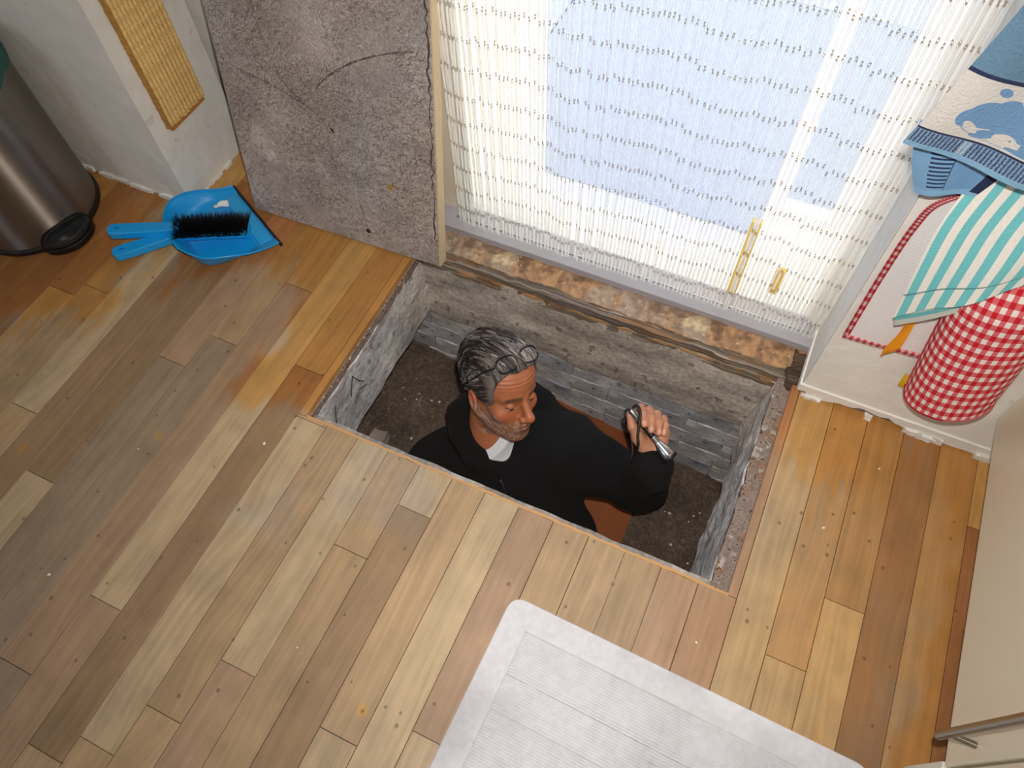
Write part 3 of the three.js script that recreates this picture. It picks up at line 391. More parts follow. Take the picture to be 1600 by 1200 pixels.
// ---------------------------------------------------------------- pedal bin
{
  const bin = thing('pedal_bin', 'round brushed steel pedal bin with black base at the left wall', 'bin', [-1.618, 0, -0.668]);
  const steel = phys({ color: 0x99928b, metalness: 1, roughness: 0.4, anisotropy: 0.98, anisotropyRotation: Math.PI / 2 });
  const lathe = (p) => new THREE.LatheGeometry(p.map((q) => new THREE.Vector2(q[0], q[1])), 72);
  part(bin, 'body', lathe([[0.140, 0.012], [0.1445, 0.018], [0.1445, 0.385], [0.1425, 0.392], [0.135, 0.392]]), steel, 'brushed stainless cylinder');
  part(bin, 'base_ring', lathe([[0, 0.001], [0.147, 0.001], [0.150, 0.004], [0.150, 0.012], [0.147, 0.017], [0.142, 0.018]]), mat({ color: 0x101113, roughness: 0.45 }), 'black plastic base');
  part(bin, 'bin_liner', (() => { const P = []; for (let j = 0; j <= 8; j++) for (let i = 0; i <= 72; i++) { const a = i / 72 * 6.28319, r = 0.1455 + 0.004 * n2(i * 0.7, j * 0.5, 3) + 0.003 * Math.sin(j / 8 * 3.14); P.push(V(Math.cos(a) * r, 0.398 - j / 8 * (0.022 + 0.016 * n2(i * 0.33, 1, 8)), -Math.sin(a) * r)); } return sheet(P, 72, 8, 0.0006); })(), mat({ color: 0x1f5a50, roughness: 0.5 }), 'dark green liner folded over the rim');
  part(bin, 'lid', lathe([[0, 0.452], [0.07, 0.45], [0.12, 0.438], [0.143, 0.418], [0.147, 0.404], [0.147, 0.399], [0.135, 0.399]]), steel);
  part(bin, 'hinge', box(-0.16, -0.14, 0.34, 0.41, -0.03, 0.03, 0.006), mat({ color: 0x151515, roughness: 0.5 }));
  const ped = new THREE.Group(); ped.name = 'pedal'; bin.add(ped); ped.rotation.y = -0.27;
  const blk = mat({ color: 0x0d0e10, roughness: 0.4 }), gl = phys({ color: 0x3a3c40, roughness: 0.16, metalness: 0.55 });
  const sh = new THREE.Shape(); sh.moveTo(-0.062, 0); sh.bezierCurveTo(-0.06, 0.032, -0.03, 0.04, 0, 0.04); sh.bezierCurveTo(0.03, 0.04, 0.06, 0.032, 0.062, 0); sh.lineTo(-0.062, 0);
  const ho = new THREE.ExtrudeGeometry(sh, { depth: 0.008, bevelEnabled: true, bevelSize: 0.003, bevelThickness: 0.003, bevelSegments: 2 }); ho.rotateY(Math.PI / 2); ho.translate(0.138, 0.012, 0);
  part(ped, 'recess', ho, blk, 'black pedal opening');
  const s2 = new THREE.Shape(); s2.moveTo(-0.056, 0); s2.bezierCurveTo(-0.05, 0.022, -0.02, 0.036, 0, 0.036); s2.bezierCurveTo(0.02, 0.036, 0.05, 0.022, 0.056, 0); s2.lineTo(-0.056, 0);
  const pg = new THREE.ExtrudeGeometry(s2, { depth: 0.009, bevelEnabled: true, bevelSize: 0.004, bevelThickness: 0.004, bevelSegments: 3 }); pg.rotateX(-Math.PI / 2); pg.rotateY(-Math.PI / 2); pg.translate(0.148, 0.024, 0); pg.applyMatrix4(new THREE.Matrix4().makeTranslation(0, 0, 0));
  part(ped, 'foot_plate', pg, gl, 'glossy dark foot plate');
  part(ped, 'skirt', (() => { const g = new THREE.ExtrudeGeometry(s2, { depth: 0.014, bevelEnabled: true, bevelSize: 0.006, bevelThickness: 0.002, bevelSegments: 2 }); g.rotateX(-Math.PI / 2); g.rotateY(-Math.PI / 2); g.translate(0.150, 0.004, 0); return g; })(), blk);
}
// ---------------------------------------------------------------- sisal scratching board on the pillar
{
  const sc = thing('scratching_board', 'narrow sisal scratching board fixed upright to the white pillar', 'scratching board', [-1.2745, 0.198, -0.992]);
  const H = 0.75, Wd = 0.120, n = 11, sis = dataTex(128, 256, (u, v) => { const a = pfbm(u, v, 6, 60, 3, 3), b = pn2(u * 4, v * 64, 4, 64, 5); const m = 0.84 + 0.2 * a + 0.12 * b; return [228 * m, 194 * m, 126 * m]; }); sis.repeat.set(1, 3);
  part(sc, 'backing_board', box(0, 0.013, 0, H, 0.002, Wd - 0.002, 0.0015), mat({ color: 0xc07c32, roughness: 0.6 }), 'orange brown wooden backing');
  const ribs = []; for (let i = 0; i < n; i++) { const rows = 96, sides = 5, z = (i + 0.5) / n * Wd, P = []; for (let j = 0; j <= rows; j++) for (let k = 0; k <= sides; k++) { const a = k / sides * Math.PI, bump = 1 + 0.13 * Math.sin(j * 2.1 + i * 2.3 + 1.4 * n2(j * 0.2, i * 3, 4)), r = 0.0050 * bump; P.push(V(0.0135 + Math.sin(a) * r * 0.85, H - 0.001 - j / rows * (H - 0.010 - 0.006 * hash3(i, 2, 4)), z + Math.cos(a) * r)); } ribs.push(sheet(P, sides, rows, 0.001)); }
  part(sc, 'sisal_mat', merge(ribs), mat({ map: sis, roughness: 0.95 }), 'ribbed straw coloured sisal').userData.kind = 'stuff';
  part(sc, 'sisal_edge', roughBox(0.0, 0.015, 0.006, H, Wd - 0.002, Wd + 0.003, [3, 120, 1], 0.0012, 90, 4), mat({ map: sis, color: 0xc4ae88, roughness: 0.95 }), 'frayed darker edge');
}
// ---------------------------------------------------------------- cream kitchen cabinet
{
  const cab = thing('kitchen_cabinet', 'cream kitchen cabinet with slim steel bar handle beside the right wall', 'cabinet', [0.503, 0.13, -0.905]);
  const cream = phys({ color: 0xe2d9c2, roughness: 0.32, clearcoat: 0.15, clearcoatRoughness: 0.3 }), carcassMat = mat({ color: 0xbfb8a8, roughness: 0.6 }), rod = phys({ color: 0x9a9288, metalness: 1, roughness: 0.3 });
  part(cab, 'carcass', box(0.022, 0.60, 0, 0.72, 0.004, 2.2, 0.002), carcassMat);
  part(cab, 'door', box(0, 0.019, 0, 0.70, 0.002, 0.608, 0.0035), cream, 'smooth cream door next to the wall'); part(cab, 'door', box(0, 0.019, 0, 0.70, 0.6125, 1.21, 0.0035), cream);
  part(cab, 'plinth', box(0.055, 0.10, -0.129, 0.0, 0.004, 2.2), carcassMat, 'recessed plinth');
  part(cab, 'worktop', box(-0.015, 0.62, 0.72, 0.76, 0.002, 2.2, 0.004), mat({ color: 0x8f8a82, roughness: 0.5 }));
  const hd = new THREE.Group(); hd.name = 'handle'; cab.add(hd); hd.userData.label = 'slim brushed steel bar handle';
  const bar = new THREE.CylinderGeometry(0.0062, 0.0062, 0.30, 20); bar.translate(-0.035, 0.054 + 0.15, 0.585); part(hd, 'bar', bar, rod);
  for (const y of [0.082, 0.326]) { const p = new THREE.CylinderGeometry(0.0048, 0.0048, 0.036, 14); p.rotateZ(Math.PI / 2); p.translate(-0.017, y, 0.585); part(hd, 'post', p, rod); }
  part(cab, 'foot', box(-0.002, 0.022, -0.129, -0.0005, 0.600, 0.624, 0.003), mat({ color: 0xe8e4d6, roughness: 0.5 }), 'small cream foot under the door edge');
}
// ---------------------------------------------------------------- white ribbed bath mat
{
  const rug = thing('bath_mat', 'white bath mat with ribbed centre on the wooden floor', 'mat', [-0.166, 0, -0.291]); rug.rotation.y = -0.026;
  const W = 0.62, D = 0.85, r = 0.026, B = 0.043, shape = (x0, y0, x1, y1, r) => { const s = new THREE.Shape(); s.moveTo(x0 + r, y0); s.lineTo(x1 - r, y0); s.quadraticCurveTo(x1, y0, x1, y0 + r); s.lineTo(x1, y1 - r); s.quadraticCurveTo(x1, y1, x1 - r, y1); s.lineTo(x0 + r, y1); s.quadraticCurveTo(x0, y1, x0, y1 - r); s.lineTo(x0, y0 + r); s.quadraticCurveTo(x0, y0, x0 + r, y0); return s; };
  const white = dataTex(512, 512, (u, v) => { const a = pfbm(u, v, 5, 5, 4, 121), b = pfbm(u, v, 120, 120, 2, 122), s = pfbm(u, v, 3, 3, 5, 123); let m = 0.97 + (a - 0.5) * 0.07 + (b - 0.5) * 0.06; m *= 1 - 0.10 * sstep(0.6, 0.75, s); return [232 * m, 234 * m, 238 * m]; }); const wb = dataTex(256, 256, grey((u, v) => pfbm(u, v, 70, 70, 2, 4)), false); wb.repeat.set(3, 3);
  const o = shape(0, 0, W, D, r), hole = shape(B, B, W - B, D - B, 0.002); o.holes.push(hole);
  const g = new THREE.ExtrudeGeometry(o, { depth: 0.004, bevelEnabled: true, bevelSize: 0.0025, bevelThickness: 0.0028, bevelSegments: 3, curveSegments: 10 }); g.rotateX(Math.PI / 2); g.translate(0, 0.0075, 0); worldUV(g);
  part(rug, 'border', g, mat({ map: white, bumpMap: wb, bumpScale: 0.0008, roughness: 0.85 }), 'smooth white border');
  const n = Math.round((D - 2 * B) / 0.0049), nv = n * 8, P = []; for (let j = 0; j <= nv; j++) for (let i = 0; i <= 40; i++) { const x = B - 0.001 + (W - 2 * B + 0.002) * i / 40, z = B - 0.001 + (D - 2 * B + 0.002) * j / nv, ph = j / 8 % 1; P.push(V(x, 0.0052 + 0.0028 * (1 - Math.pow(Math.abs(Math.cos(ph * Math.PI)), 5)) + 0.0003 * n2(x * 60, z * 60, 3), z)); }
  const rg = sheet(P, 40, nv, 0.004); worldUV(rg); part(rug, 'ribbed_centre', rg, mat({ map: white, bumpMap: wb, bumpScale: 0.0008, roughness: 0.9 }), 'finely ribbed centre').userData.kind = 'stuff';
}
// ---------------------------------------------------------------- cloths hanging on the right wall
const weave = dataTex(256, 256, grey((u, v) => 0.5 + 0.25 * Math.sin(u * 6.28319 * 64) + 0.25 * Math.sin(v * 6.28319 * 64)), false), terry = dataTex(256, 256, grey((u, v) => pfbm(u, v, 64, 64, 3, 5)), false);
terry.repeat.set(2, 2);
const clothMat = (map, bump, s, o = {}) => mat({ map, bumpMap: bump, bumpScale: s, roughness: 0.95, ...o });
const noiseInk = (c, w, h, n, r, al) => { for (let i = 0; i < n; i++) { c.fillStyle = r() > 0.5 ? `rgba(255,255,255,${al * r()})` : `rgba(0,10,30,${al * r()})`; c.fillRect(r() * w, r() * h, 2 + r() * 3, 2 + r() * 3); } };
{
  const tex = canvasTex(1024, 1024, (c, w, h) => {
    const r = mulberry(31); c.fillStyle = '#5f829c'; c.fillRect(0, 0, w, h); noiseInk(c, w, h, 9000, r, 0.09);
    const y1 = 0.50 * h, y2 = 0.815 * h, y3 = 0.955 * h;
    c.fillStyle = '#cbcac7'; c.fillRect(0, y1, w, y2 - y1); c.fillStyle = '#232f52'; c.fillRect(0, y1 - 9, w, 17);
    c.fillStyle = '#6a92bb'; const E = (x, y, a, b, q = 0) => { c.beginPath(); c.ellipse(x * w, y * h, a * w, b * h, q, 0, 7); c.fill(); };
    E(0.42, 0.655, 0.235, 0.075, 0.05); E(0.56, 0.665, 0.12, 0.075); E(0.25, 0.655, 0.10, 0.065); E(0.165, 0.685, 0.045, 0.045); c.fillRect(0.48 * w, 0.69 * h, 0.14 * w, 0.085 * h); E(0.55, 0.778, 0.13, 0.018); E(0.29, 0.75, 0.06, 0.028, -0.3); E(0.30, 0.60, 0.06, 0.03, -0.3);
    E(0.24, 0.545, 0.035, 0.018, 0.2); E(0.47, 0.548, 0.03, 0.012, -0.4); E(0.49, 0.566, 0.012, 0.018);
    c.fillStyle = '#cbcac7'; E(0.40, 0.742, 0.062, 0.03); E(0.215, 0.725, 0.05, 0.02, 0.5); c.fillStyle = '#6a92bb'; E(0.425, 0.735, 0.006, 0.005);
    c.strokeStyle = '#6a92bb'; c.lineWidth = 4; c.beginPath(); c.moveTo(0.15 * w, 0.715 * h); c.quadraticCurveTo(0.26 * w, 0.80 * h, 0.47 * w, 0.785 * h); c.stroke();
    c.fillStyle = '#7e9bb6'; c.fillRect(0, y2, w, h - y2); for (let x = 8; x < w; x += 21) { const seg = Math.floor(x / 250) % 2 && x % 250 < 40; for (let y = y2 + 12; y < y3; y += 5) { c.fillStyle = seg ? 'rgba(190,205,215,0.7)' : `rgba(30,48,92,${0.55 + 0.4 * r()})`; c.fillRect(x + (r() - 0.5) * 5, y, 9 + r() * 3, 5); } }
    c.fillStyle = '#232f52'; c.fillRect(0, y2 - 8, w, 16); c.fillStyle = '#7fabcb'; c.fillRect(0, y3, w, h - y3); noiseInk(c, w, h, 9000, r, 0.06);
  }, false);
  const t = thing('hand_towel', 'blue terry towel with a white animal picture band, topmost of the hanging cloths', 'towel', [0, 0, 0]);
  const L = [[0.170, 0.935, -0.83], [0.160, 0.87, -0.83], [0.145, 0.796, -0.83], [0.131, 0.722, -0.832], [0.123, 0.68, -0.834]], R = [[0.345, 0.915, -0.845], [0.345, 0.86, -0.845], [0.35, 0.775, -0.845], [0.352, 0.705, -0.845], [0.352, 0.658, -0.845]];
  part(t, 'front_fold', cloth(L, R, 50, 60, (u, v) => 0.016 * Math.sin(u * 3.1) + 0.007 * Math.sin(u * 9 + v * 2) - 0.006 * v, 0.004), clothMat(tex, terry, 0.0009));
  const tex2 = canvasTex(512, 512, (c, w, h) => { const r = mulberry(5); c.fillStyle = '#75a3c9'; c.fillRect(0, 0, w, h); c.fillStyle = '#26345c'; for (let y = 30; y < h - 60; y += 33) c.fillRect(95 + r() * 8, y, 120, 15); c.fillRect(222, 0, 5, h - 50); c.fillStyle = '#6e9cc8'; c.fillRect(228, 0, 250, h); c.fillStyle = '#dfe3e4'; c.beginPath(); c.ellipse(390, 90, 46, 95, -0.35, 0, 7); c.fill(); c.beginPath(); c.ellipse(310, 45, 60, 22, 0.4, 0, 7); c.fill(); c.fillStyle = '#7fb0d4'; c.fillRect(0, h - 48, w, 48); c.fillStyle = '#1b274a'; c.fillRect(440, 0, w - 440, h - 30); noiseInk(c, w, h, 3000, r, 0.07); }, false);
  part(t, 'back_fold', cloth([[0.133, 0.69, -0.865], [0.148, 0.634, -0.865], [0.171, 0.588, -0.865]], [[0.262, 0.70, -0.868], [0.254, 0.655, -0.865], [0.238, 0.605, -0.864]], 30, 20, (u, v) => 0.005 * Math.sin(u * 6), 0.006), clothMat(tex2, terry, 0.0008), 'fold with dark blue stripes behind');
}
{
  const tex = canvasTex(512, 256, (c, w, h) => { c.fillStyle = '#e9e8e2'; c.fillRect(0, 0, w, h); c.fillStyle = '#6fc3ca'; for (let i = 0; i < 8; i++) c.fillRect(i * 64 + 10, 0, 33, h); c.fillStyle = 'rgba(60,110,120,0.55)'; c.fillRect(0, h - 34, w, 3); noiseInk(c, w, h, 1500, mulberry(3), 0.05); }, false);
  const texB = canvasTex(256, 256, (c, w, h) => { c.fillStyle = '#d3dcd6'; c.fillRect(0, 0, w, h); c.fillStyle = '#6fc3ca'; c.fillRect(0, 20, w, 60); c.fillRect(0, 130, w, 55); noiseInk(c, w, h, 900, mulberry(8), 0.05); }, false);
  const t = thing('tea_towel', 'turquoise and white striped tea towel hanging below the blue towel', 'tea towel', [0, 0, 0]);
  part(t, 'front_fold', cloth([[0.232, 0.715, -0.880], [0.227, 0.626, -0.874], [0.221, 0.554, -0.864], [0.228, 0.462, -0.857], [0.240, 0.358, -0.855]], [[0.41, 0.72, -0.878], [0.405, 0.66, -0.872], [0.40, 0.60, -0.862], [0.395, 0.575, -0.852], [0.385, 0.548, -0.846]], 44, 40, (u, v) => 0.012 * Math.sin(u * 3.1) * v + 0.004 * Math.sin(u * 12 + v * 2) * v, 0.0022), clothMat(tex, weave, 0.0006));
  part(t, 'back_fold', cloth([[0.243, 0.40, -0.862], [0.244, 0.352, -0.861], [0.252, 0.328, -0.863]], [[0.40, 0.57, -0.860], [0.385, 0.525, -0.853], [0.375, 0.488, -0.852]], 26, 10, (u, v) => 0.004 * Math.sin(u * 5), 0.0022), clothMat(texB, weave, 0.0006), 'lower back fold of the tea towel');
}
const gingham = canvasTex(128, 128, (c, w, h) => { c.fillStyle = '#efe9e4'; c.fillRect(0, 0, w, h); c.fillStyle = 'rgba(205,24,38,0.62)'; c.fillRect(0, 0, w / 2, h); c.fillRect(0, 0, w, h / 2); c.fillStyle = 'rgba(196,10,28,0.75)'; c.fillRect(0, 0, w / 2, h / 2); noiseInk(c, w, h, 500, mulberry(2), 0.08); });
{
  const g1 = gingham.clone(); g1.repeat.set(15, 21); g1.needsUpdate = true;
  const t = thing('gingham_bag', 'red and white gingham fabric tube with rounded bottom hanging lowest on the wall', 'fabric bag', [0, 0, 0]);
  const Z = -0.887, L = [[0.282, 0.60, Z], [0.292, 0.485, Z], [0.312, 0.33, Z], [0.336, 0.163, Z]], R = [[0.42, 0.60, Z], [0.432, 0.50, Z], [0.448, 0.36, Z], [0.466, 0.205, Z]];
  const P = [], nu = 40, nv = 50, cl = curve(L), cr = curve(R); for (let j = 0; j <= nv; j++) { const v = j / nv, a = cl.getPoint(v), b = cr.getPoint(v); for (let i = 0; i <= nu; i++) { const u = i / nu, ang = Math.PI * u, q = a.clone().lerp(b, 0.5 - 0.5 * Math.cos(ang)); q.z += 0.052 * Math.pow(Math.sin(ang), 0.8) * (0.15 + 0.85 * sstep(0.12, 0.5, v)) + 0.0015 * n2(u * 8, v * 9, 4); q.y -= 0.016 * Math.sin(ang) * v * v; P.push(q); } }
  part(t, 'fabric_front', sheet(P, nu, nv, 0.003), clothMat(g1, weave, 0.0008));
  part(t, 'fabric_back', cloth(L, R, 10, 20, () => -0.004, 0.002), clothMat(g1, weave, 0.0008));
  const hem = P.slice(nv * (nu + 1)).map((q) => q.clone()); part(t, 'hem', tube(hem, 0.0022, 60, 6), clothMat(gingham, weave, 0.0005));
  part(t, 'hanging_tab', cloth([[0.327, 0.178, -0.895], [0.327, 0.160, -0.894], [0.329, 0.142, -0.894]], [[0.343, 0.176, -0.895], [0.344, 0.158, -0.894], [0.344, 0.140, -0.894]], 4, 6, (u, v) => 0.002 * Math.sin(v * 3), 0.0015), mat({ color: 0xd9b21c, roughness: 0.7 }), 'small yellow tab');
}
{
  const t = thing('pot_cloth', 'plain white cloth with red checked piping flat against the right wall', 'cloth', [0, 0, 0]);
  const Lp = [[0.232, 0.575, -0.9005], [0.210, 0.545, -0.9005], [0.203, 0.50, -0.9005], [0.2015, 0.396, -0.9005], [0.2055, 0.222, -0.9005]], Rp = [[0.41, 0.60, -0.9005], [0.42, 0.55, -0.9005], [0.42, 0.50, -0.9005], [0.42, 0.40, -0.9005], [0.42, 0.246, -0.9005]];
  part(t, 'white_cloth', cloth(Lp, Rp, 24, 40, (u, v) => 0.002 * Math.sin(u * 7) * v + 0.006 * Math.sin(u * 3.1) * v * v, 0.0025), mat({ color: 0xe2e1e2, bumpMap: weave, bumpScale: 0.0004, roughness: 0.95 }));
  const g2 = gingham.clone(); g2.repeat.set(1.5, 32); g2.needsUpdate = true; const c = curve(Lp), P = []; for (let j = 0; j <= 50; j++) for (let i = 0; i <= 3; i++) { const q = c.getPoint(j / 50); P.push(V(q.x - 0.0045 + i * 0.0032, q.y, q.z + 0.0026)); }
  part(t, 'side_piping', sheet(P, 3, 50, 0.003), clothMat(g2, weave, 0.0004), 'red checked piping');
  const g3 = gingham.clone(); g3.repeat.set(20, 1.5); g3.needsUpdate = true;
  part(t, 'bottom_piping', (() => { const Q = []; for (let j = 0; j <= 3; j++) for (let i = 0; i <= 40; i++) { const u = i / 40; Q.push(V(lerp(0.2015, 0.42, u), lerp(0.2255, 0.2485, u) - j * 0.003 + 0.010 * Math.sin(u * 3.14) * 0.6, -0.897 + 0.006 * Math.sin(u * 3.1))); } return sheet(Q, 40, 3, 0.003); })(), clothMat(g3, weave, 0.0004), 'red checked lower piping');
  single('orange_ribbon', cloth([[0.272, 0.40, -0.878], [0.268, 0.35, -0.876], [0.271, 0.29, -0.877], [0.266, 0.243, -0.880], [0.270, 0.222, -0.882]], [[0.284, 0.40, -0.880], [0.281, 0.35, -0.880], [0.285, 0.29, -0.879], [0.284, 0.252, -0.880], [0.272, 0.221, -0.881]], 6, 24, (u, v) => 0.003 * Math.sin(v * 9 + u * 2), 0.0012), mat({ color: 0xe39212, roughness: 0.6 }), 'short orange ribbon hanging beneath the striped tea towel', 'ribbon');
}
// ---------------------------------------------------------------- the man in the hatch
{
  const BASE = V(-0.25, -0.5, -0.56), man = thing('person', 'grey haired man in a black hoodie sitting in the open floor hatch holding a torch', 'person', [BASE.x, BASE.y, BASE.z]);
  const place = (g, M) => { if (M) g.applyMatrix4(M); g.translate(-BASE.x, -BASE.y, -BASE.z); return g; };
  const HL = V(0.4472, -0.2779, -0.8467), HU = V(-0.148, 0.9134, -0.3769), HF = V(0.8808, 0.2925, 0.3677);
  const HM = new THREE.Matrix4().makeBasis(HL, HU, HF).scale(V(0.87, 0.87, 0.87)).setPosition(-0.382, -0.041, -0.694);
  // --- head: x to his left, y to the crown, z forward, eyes at y = 0
  const face = (x, y, z) => {
    const ax = Math.abs(x); let d = ell(x, y, z, [0, 0.037, -0.012], [0.0745, 0.088, 0.097]);
    d = smin(d, ell(x, y, z, [0, 0.044, 0.036], [0.060, 0.056, 0.050]), 0.03);
    d = smin(d, ell(x, y, z, [0, -0.035, 0.030], [0.059, 0.072, 0.056]), 0.02);
    d = smin(d, ell(x, y, z, [0, -0.074, 0.030], [0.052, 0.044, 0.056]), 0.02);
    d = smin(d, cap(ax, y, z, [0.053, -0.055, -0.008], [0.016, -0.104, 0.060], 0.017, 0.016), 0.022);
    d = smin(d, ell(x, y, z, [0, -0.106, 0.068], [0.022, 0.018, 0.018]), 0.016);
    d = smin(d, ell(ax, y, z, [0.043, -0.028, 0.057], [0.020, 0.016, 0.017]), 0.024);           // cheekbones
    d = smin(d, cap(ax, y, z, [0.012, 0.019, 0.0845], [0.043, 0.019, 0.069], 0.0085, 0.007), 0.011); // brow ridge
    d = smax(d, -sph(ax, y, z, [0.031, -0.002, 0.1035], 0.0165), 0.012);                           // eye sockets
    d = smin(d, sph(ax, y, z, [0.031, -0.002, 0.0735], 0.0112), 0.003);
    const lid = smax(sph(ax, y, z, [0.031, -0.0015, 0.0735], 0.0130), -(y + 0.0045 + (z - 0.085) * 0.3), 0.0012), low = smax(sph(ax, y, z, [0.031, -0.003, 0.0725], 0.0124), (y + 0.0080), 0.003);
    d = smin(d, lid, 0.0012); d = smin(d, low, 0.002);
    let n = cap(x, y, z, [0, 0.012, 0.0835], [0, -0.030, 0.109], 0.0075, 0.0105); n = smin(n, sph(x, y, z, [0, -0.034, 0.1105], 0.0115), 0.008); n = smin(n, ell(ax, y, z, [0.0125, -0.0385, 0.0985], [0.0085, 0.008, 0.0115]), 0.006);
    d = smin(d, n, 0.009); d = smax(d, -sph(ax, y, z, [0.0065, -0.0475, 0.1045], 0.0036), 0.003);
    d = smin(d, ell(x, y, z, [0, -0.069, 0.079], [0.029, 0.021, 0.015]), 0.012);
    d = smax(d, -cap(ax, y, z, [0.021, -0.040, 0.094], [0.034, -0.068, 0.082], 0.0022), 0.008);   // fold beside the mouth
    d = smin(d, Math.min(cap(ax, y, z, [0, -0.0625, 0.0945], [0.022, -0.0675, 0.0835], 0.0042, 0.0022), cap(ax, y, z, [0, -0.0745, 0.0925], [0.019, -0.0725, 0.084], 0.0052, 0.0028)), 0.004);
    d = smax(d, -cap(ax, y, z, [0, -0.0690, 0.0995], [0.025, -0.0705, 0.0875], 0.0016), 0.003);
    const ex = ax - 0.077, ey = y + 0.012, ez = z + 0.010, c = Math.cos(0.3), s = Math.sin(0.3), rx = ex * c - ez * s * 0.6, rz = ez * c + ey * 0.2;
    let e = ell(rx, ey, rz, [0, 0, 0], [0.0085, 0.032, 0.0185]); e = smax(e, -ell(rx, ey, rz, [0.008, 0.0, 0.003], [0.0075, 0.021, 0.0105]), 0.004); e = smin(e, cap(rx, ey, rz, [0.003, -0.008, 0.010], [0.001, -0.026, 0.009], 0.004), 0.005);
    d = smin(d, e, 0.006);
    d = smin(d, cap(x, y, z, [0, -0.055, -0.032], [-0.014, -0.165, -0.030], 0.053, 0.056), 0.022);
    d += 0.0006 * Math.sin(y * 640) * sstep(0.045, 0.055, y) * sstep(0.08, 0.07, y) * sstep(0.04, 0.06, z);    // forehead lines
    return d;
  };
  const skin = (x, y, z) => {
    const ax = Math.abs(x), n = fbm(x * 70 + 5, y * 70 + z * 30, 3, 3), f = fbm(x * 300, y * 300 + z * 170, 2, 5);
    let c = [174, 108, 72].map((q) => q * (0.94 + 0.14 * n));
    const mixc = (t, k) => { c = c.map((q, i) => lerp(q, t[i], clamp(k, 0, 1))); };
    mixc([196, 104, 76], 0.5 * sstep(0.03, 0.0, Math.hypot(ax - 0.042, y + 0.03, z - 0.07)) + 0.5 * sstep(0.022, 0.005, Math.hypot(x, y + 0.036, z - 0.11)));
    mixc([188, 96, 70], (ax > 0.072 && y < 0.03 && y > -0.06 && z < 0.03) ? 0.6 : 0);
    const beard = sstep(-0.048, -0.062, y + (ax > 0.045 ? -(ax - 0.045) * 1.4 : 0)) * sstep(-0.03, 0.0, z) * sstep(-0.128, -0.112, y), mous = sstep(0.03, 0.022, ax) * sstep(-0.047, -0.052, y) * sstep(0.07, 0.08, z), burn = sstep(0.055, 0.064, ax) * sstep(0.0, -0.02, y) * sstep(0.052, 0.04, z) * sstep(-0.005, 0.006, z) * sstep(-0.10, -0.06, y);
    const hairs = 0.35 + 0.65 * f; mixc(f > 0.5 ? [160, 150, 144] : [92, 74, 66], (0.7 * Math.max(beard, mous * 0.9, burn)) * hairs * 1.1);
    const lip = Math.min(cap(ax, y, z, [0, -0.0630, 0.0955], [0.021, -0.0675, 0.084], 0.0040, 0.002), cap(ax, y, z, [0, -0.0742, 0.0935], [0.018, -0.0722, 0.085], 0.0048, 0.0025)); mixc([158, 84, 74], 0.8 * sstep(0.0018, -0.001, lip));
    mixc([64, 46, 38], 0.78 * sstep(0.0065, 0.003, Math.abs(y - 0.0215 - (ax > 0.034 ? -(ax - 0.034) * 0.25 : 0))) * sstep(0.008, 0.013, ax) * sstep(0.052, 0.044, ax) * (0.5 + 0.7 * f));          // eyebrows
    const er = Math.hypot(ax - 0.031, (y + 0.0062) * 1.0); if (z > 0.07 && Math.abs(y + 0.0072 + (z - 0.085) * 0.15) < 0.0034 && Math.abs(ax - 0.031) < 0.0125) mixc(er < 0.0062 ? [46, 38, 34] : [186, 172, 160], 0.9);
    if (z > 0.07 && Math.abs(y + 0.0042) < 0.0017 && Math.abs(ax - 0.031) < 0.0135) mixc([44, 30, 26], 0.85);                                                                         // lashes
    return c;
  };
  const headGeo = place(nets(face, [-0.092, -0.215, -0.118], [0.092, 0.130, 0.130], 0.0023, skin), HM);
  // --- hand: frame x right, y up, z towards the flash, closed round the torch
  const HX = V(0.9088, -0.0246, -0.4166), HY = V(-0.3485, 0.5043, -0.7901), HZ = V(0.2295, 0.8632, 0.4497), HC = V(-0.056, -0.056, -0.733);
  const PM = new THREE.Matrix4().makeBasis(HX, HY, HZ).setPosition(HC);
  const fingers = [ // knuckle, middle joint, end joint, tip, radius
    [[-0.018, 0.020, -0.040], [-0.0205, 0.046, -0.010], [-0.0195, 0.032, 0.018], [-0.0185, 0.0125, 0.021], 0.0086],
    [[-0.002, 0.020, -0.042], [-0.0025, 0.040, -0.008], [-0.003, 0.024, 0.020], [-0.0045, 0.001, 0.021], 0.0088],
    [[0.013, 0.014, -0.040], [0.0135, 0.0325, -0.008], [0.013, 0.016, 0.019], [0.0115, -0.005, 0.020], 0.0083],
    [[0.027, 0.004, -0.036], [0.028, 0.0225, -0.010], [0.0265, 0.010, 0.013], [0.0225, -0.0065, 0.016], 0.0075]];
  const hand = (x, y, z) => {
    let d = cap(x, y, z, [0.006, -0.055, -0.030], [0.004, -0.002, -0.032], 0.026, 0.024);
    for (const F of fingers) d = smin(d, cap(x, y, z, [0.004, -0.03, -0.03], F[0], 0.016, 0.0125), 0.014);
    d = smin(d, cap(x, y, z, [-0.004, -0.045, -0.016], [-0.027, -0.016, -0.006], 0.0165, 0.0135), 0.014);          // ball of the thumb
    d = smin(d, cap(x, y, z, [0.029, -0.006, -0.016], [0.020, -0.040, -0.014], 0.0135, 0.0155), 0.014);             // edge of the palm
    let t = cap(x, y, z, [-0.025, -0.016, -0.004], [-0.0395, 0.006, 0.004], 0.0118, 0.0098); t = smin(t, cap(x, y, z, [-0.0395, 0.006, 0.004], [-0.0455, 0.030, 0.006], 0.0098, 0.0078), 0.004); d = smin(d, t, 0.008);
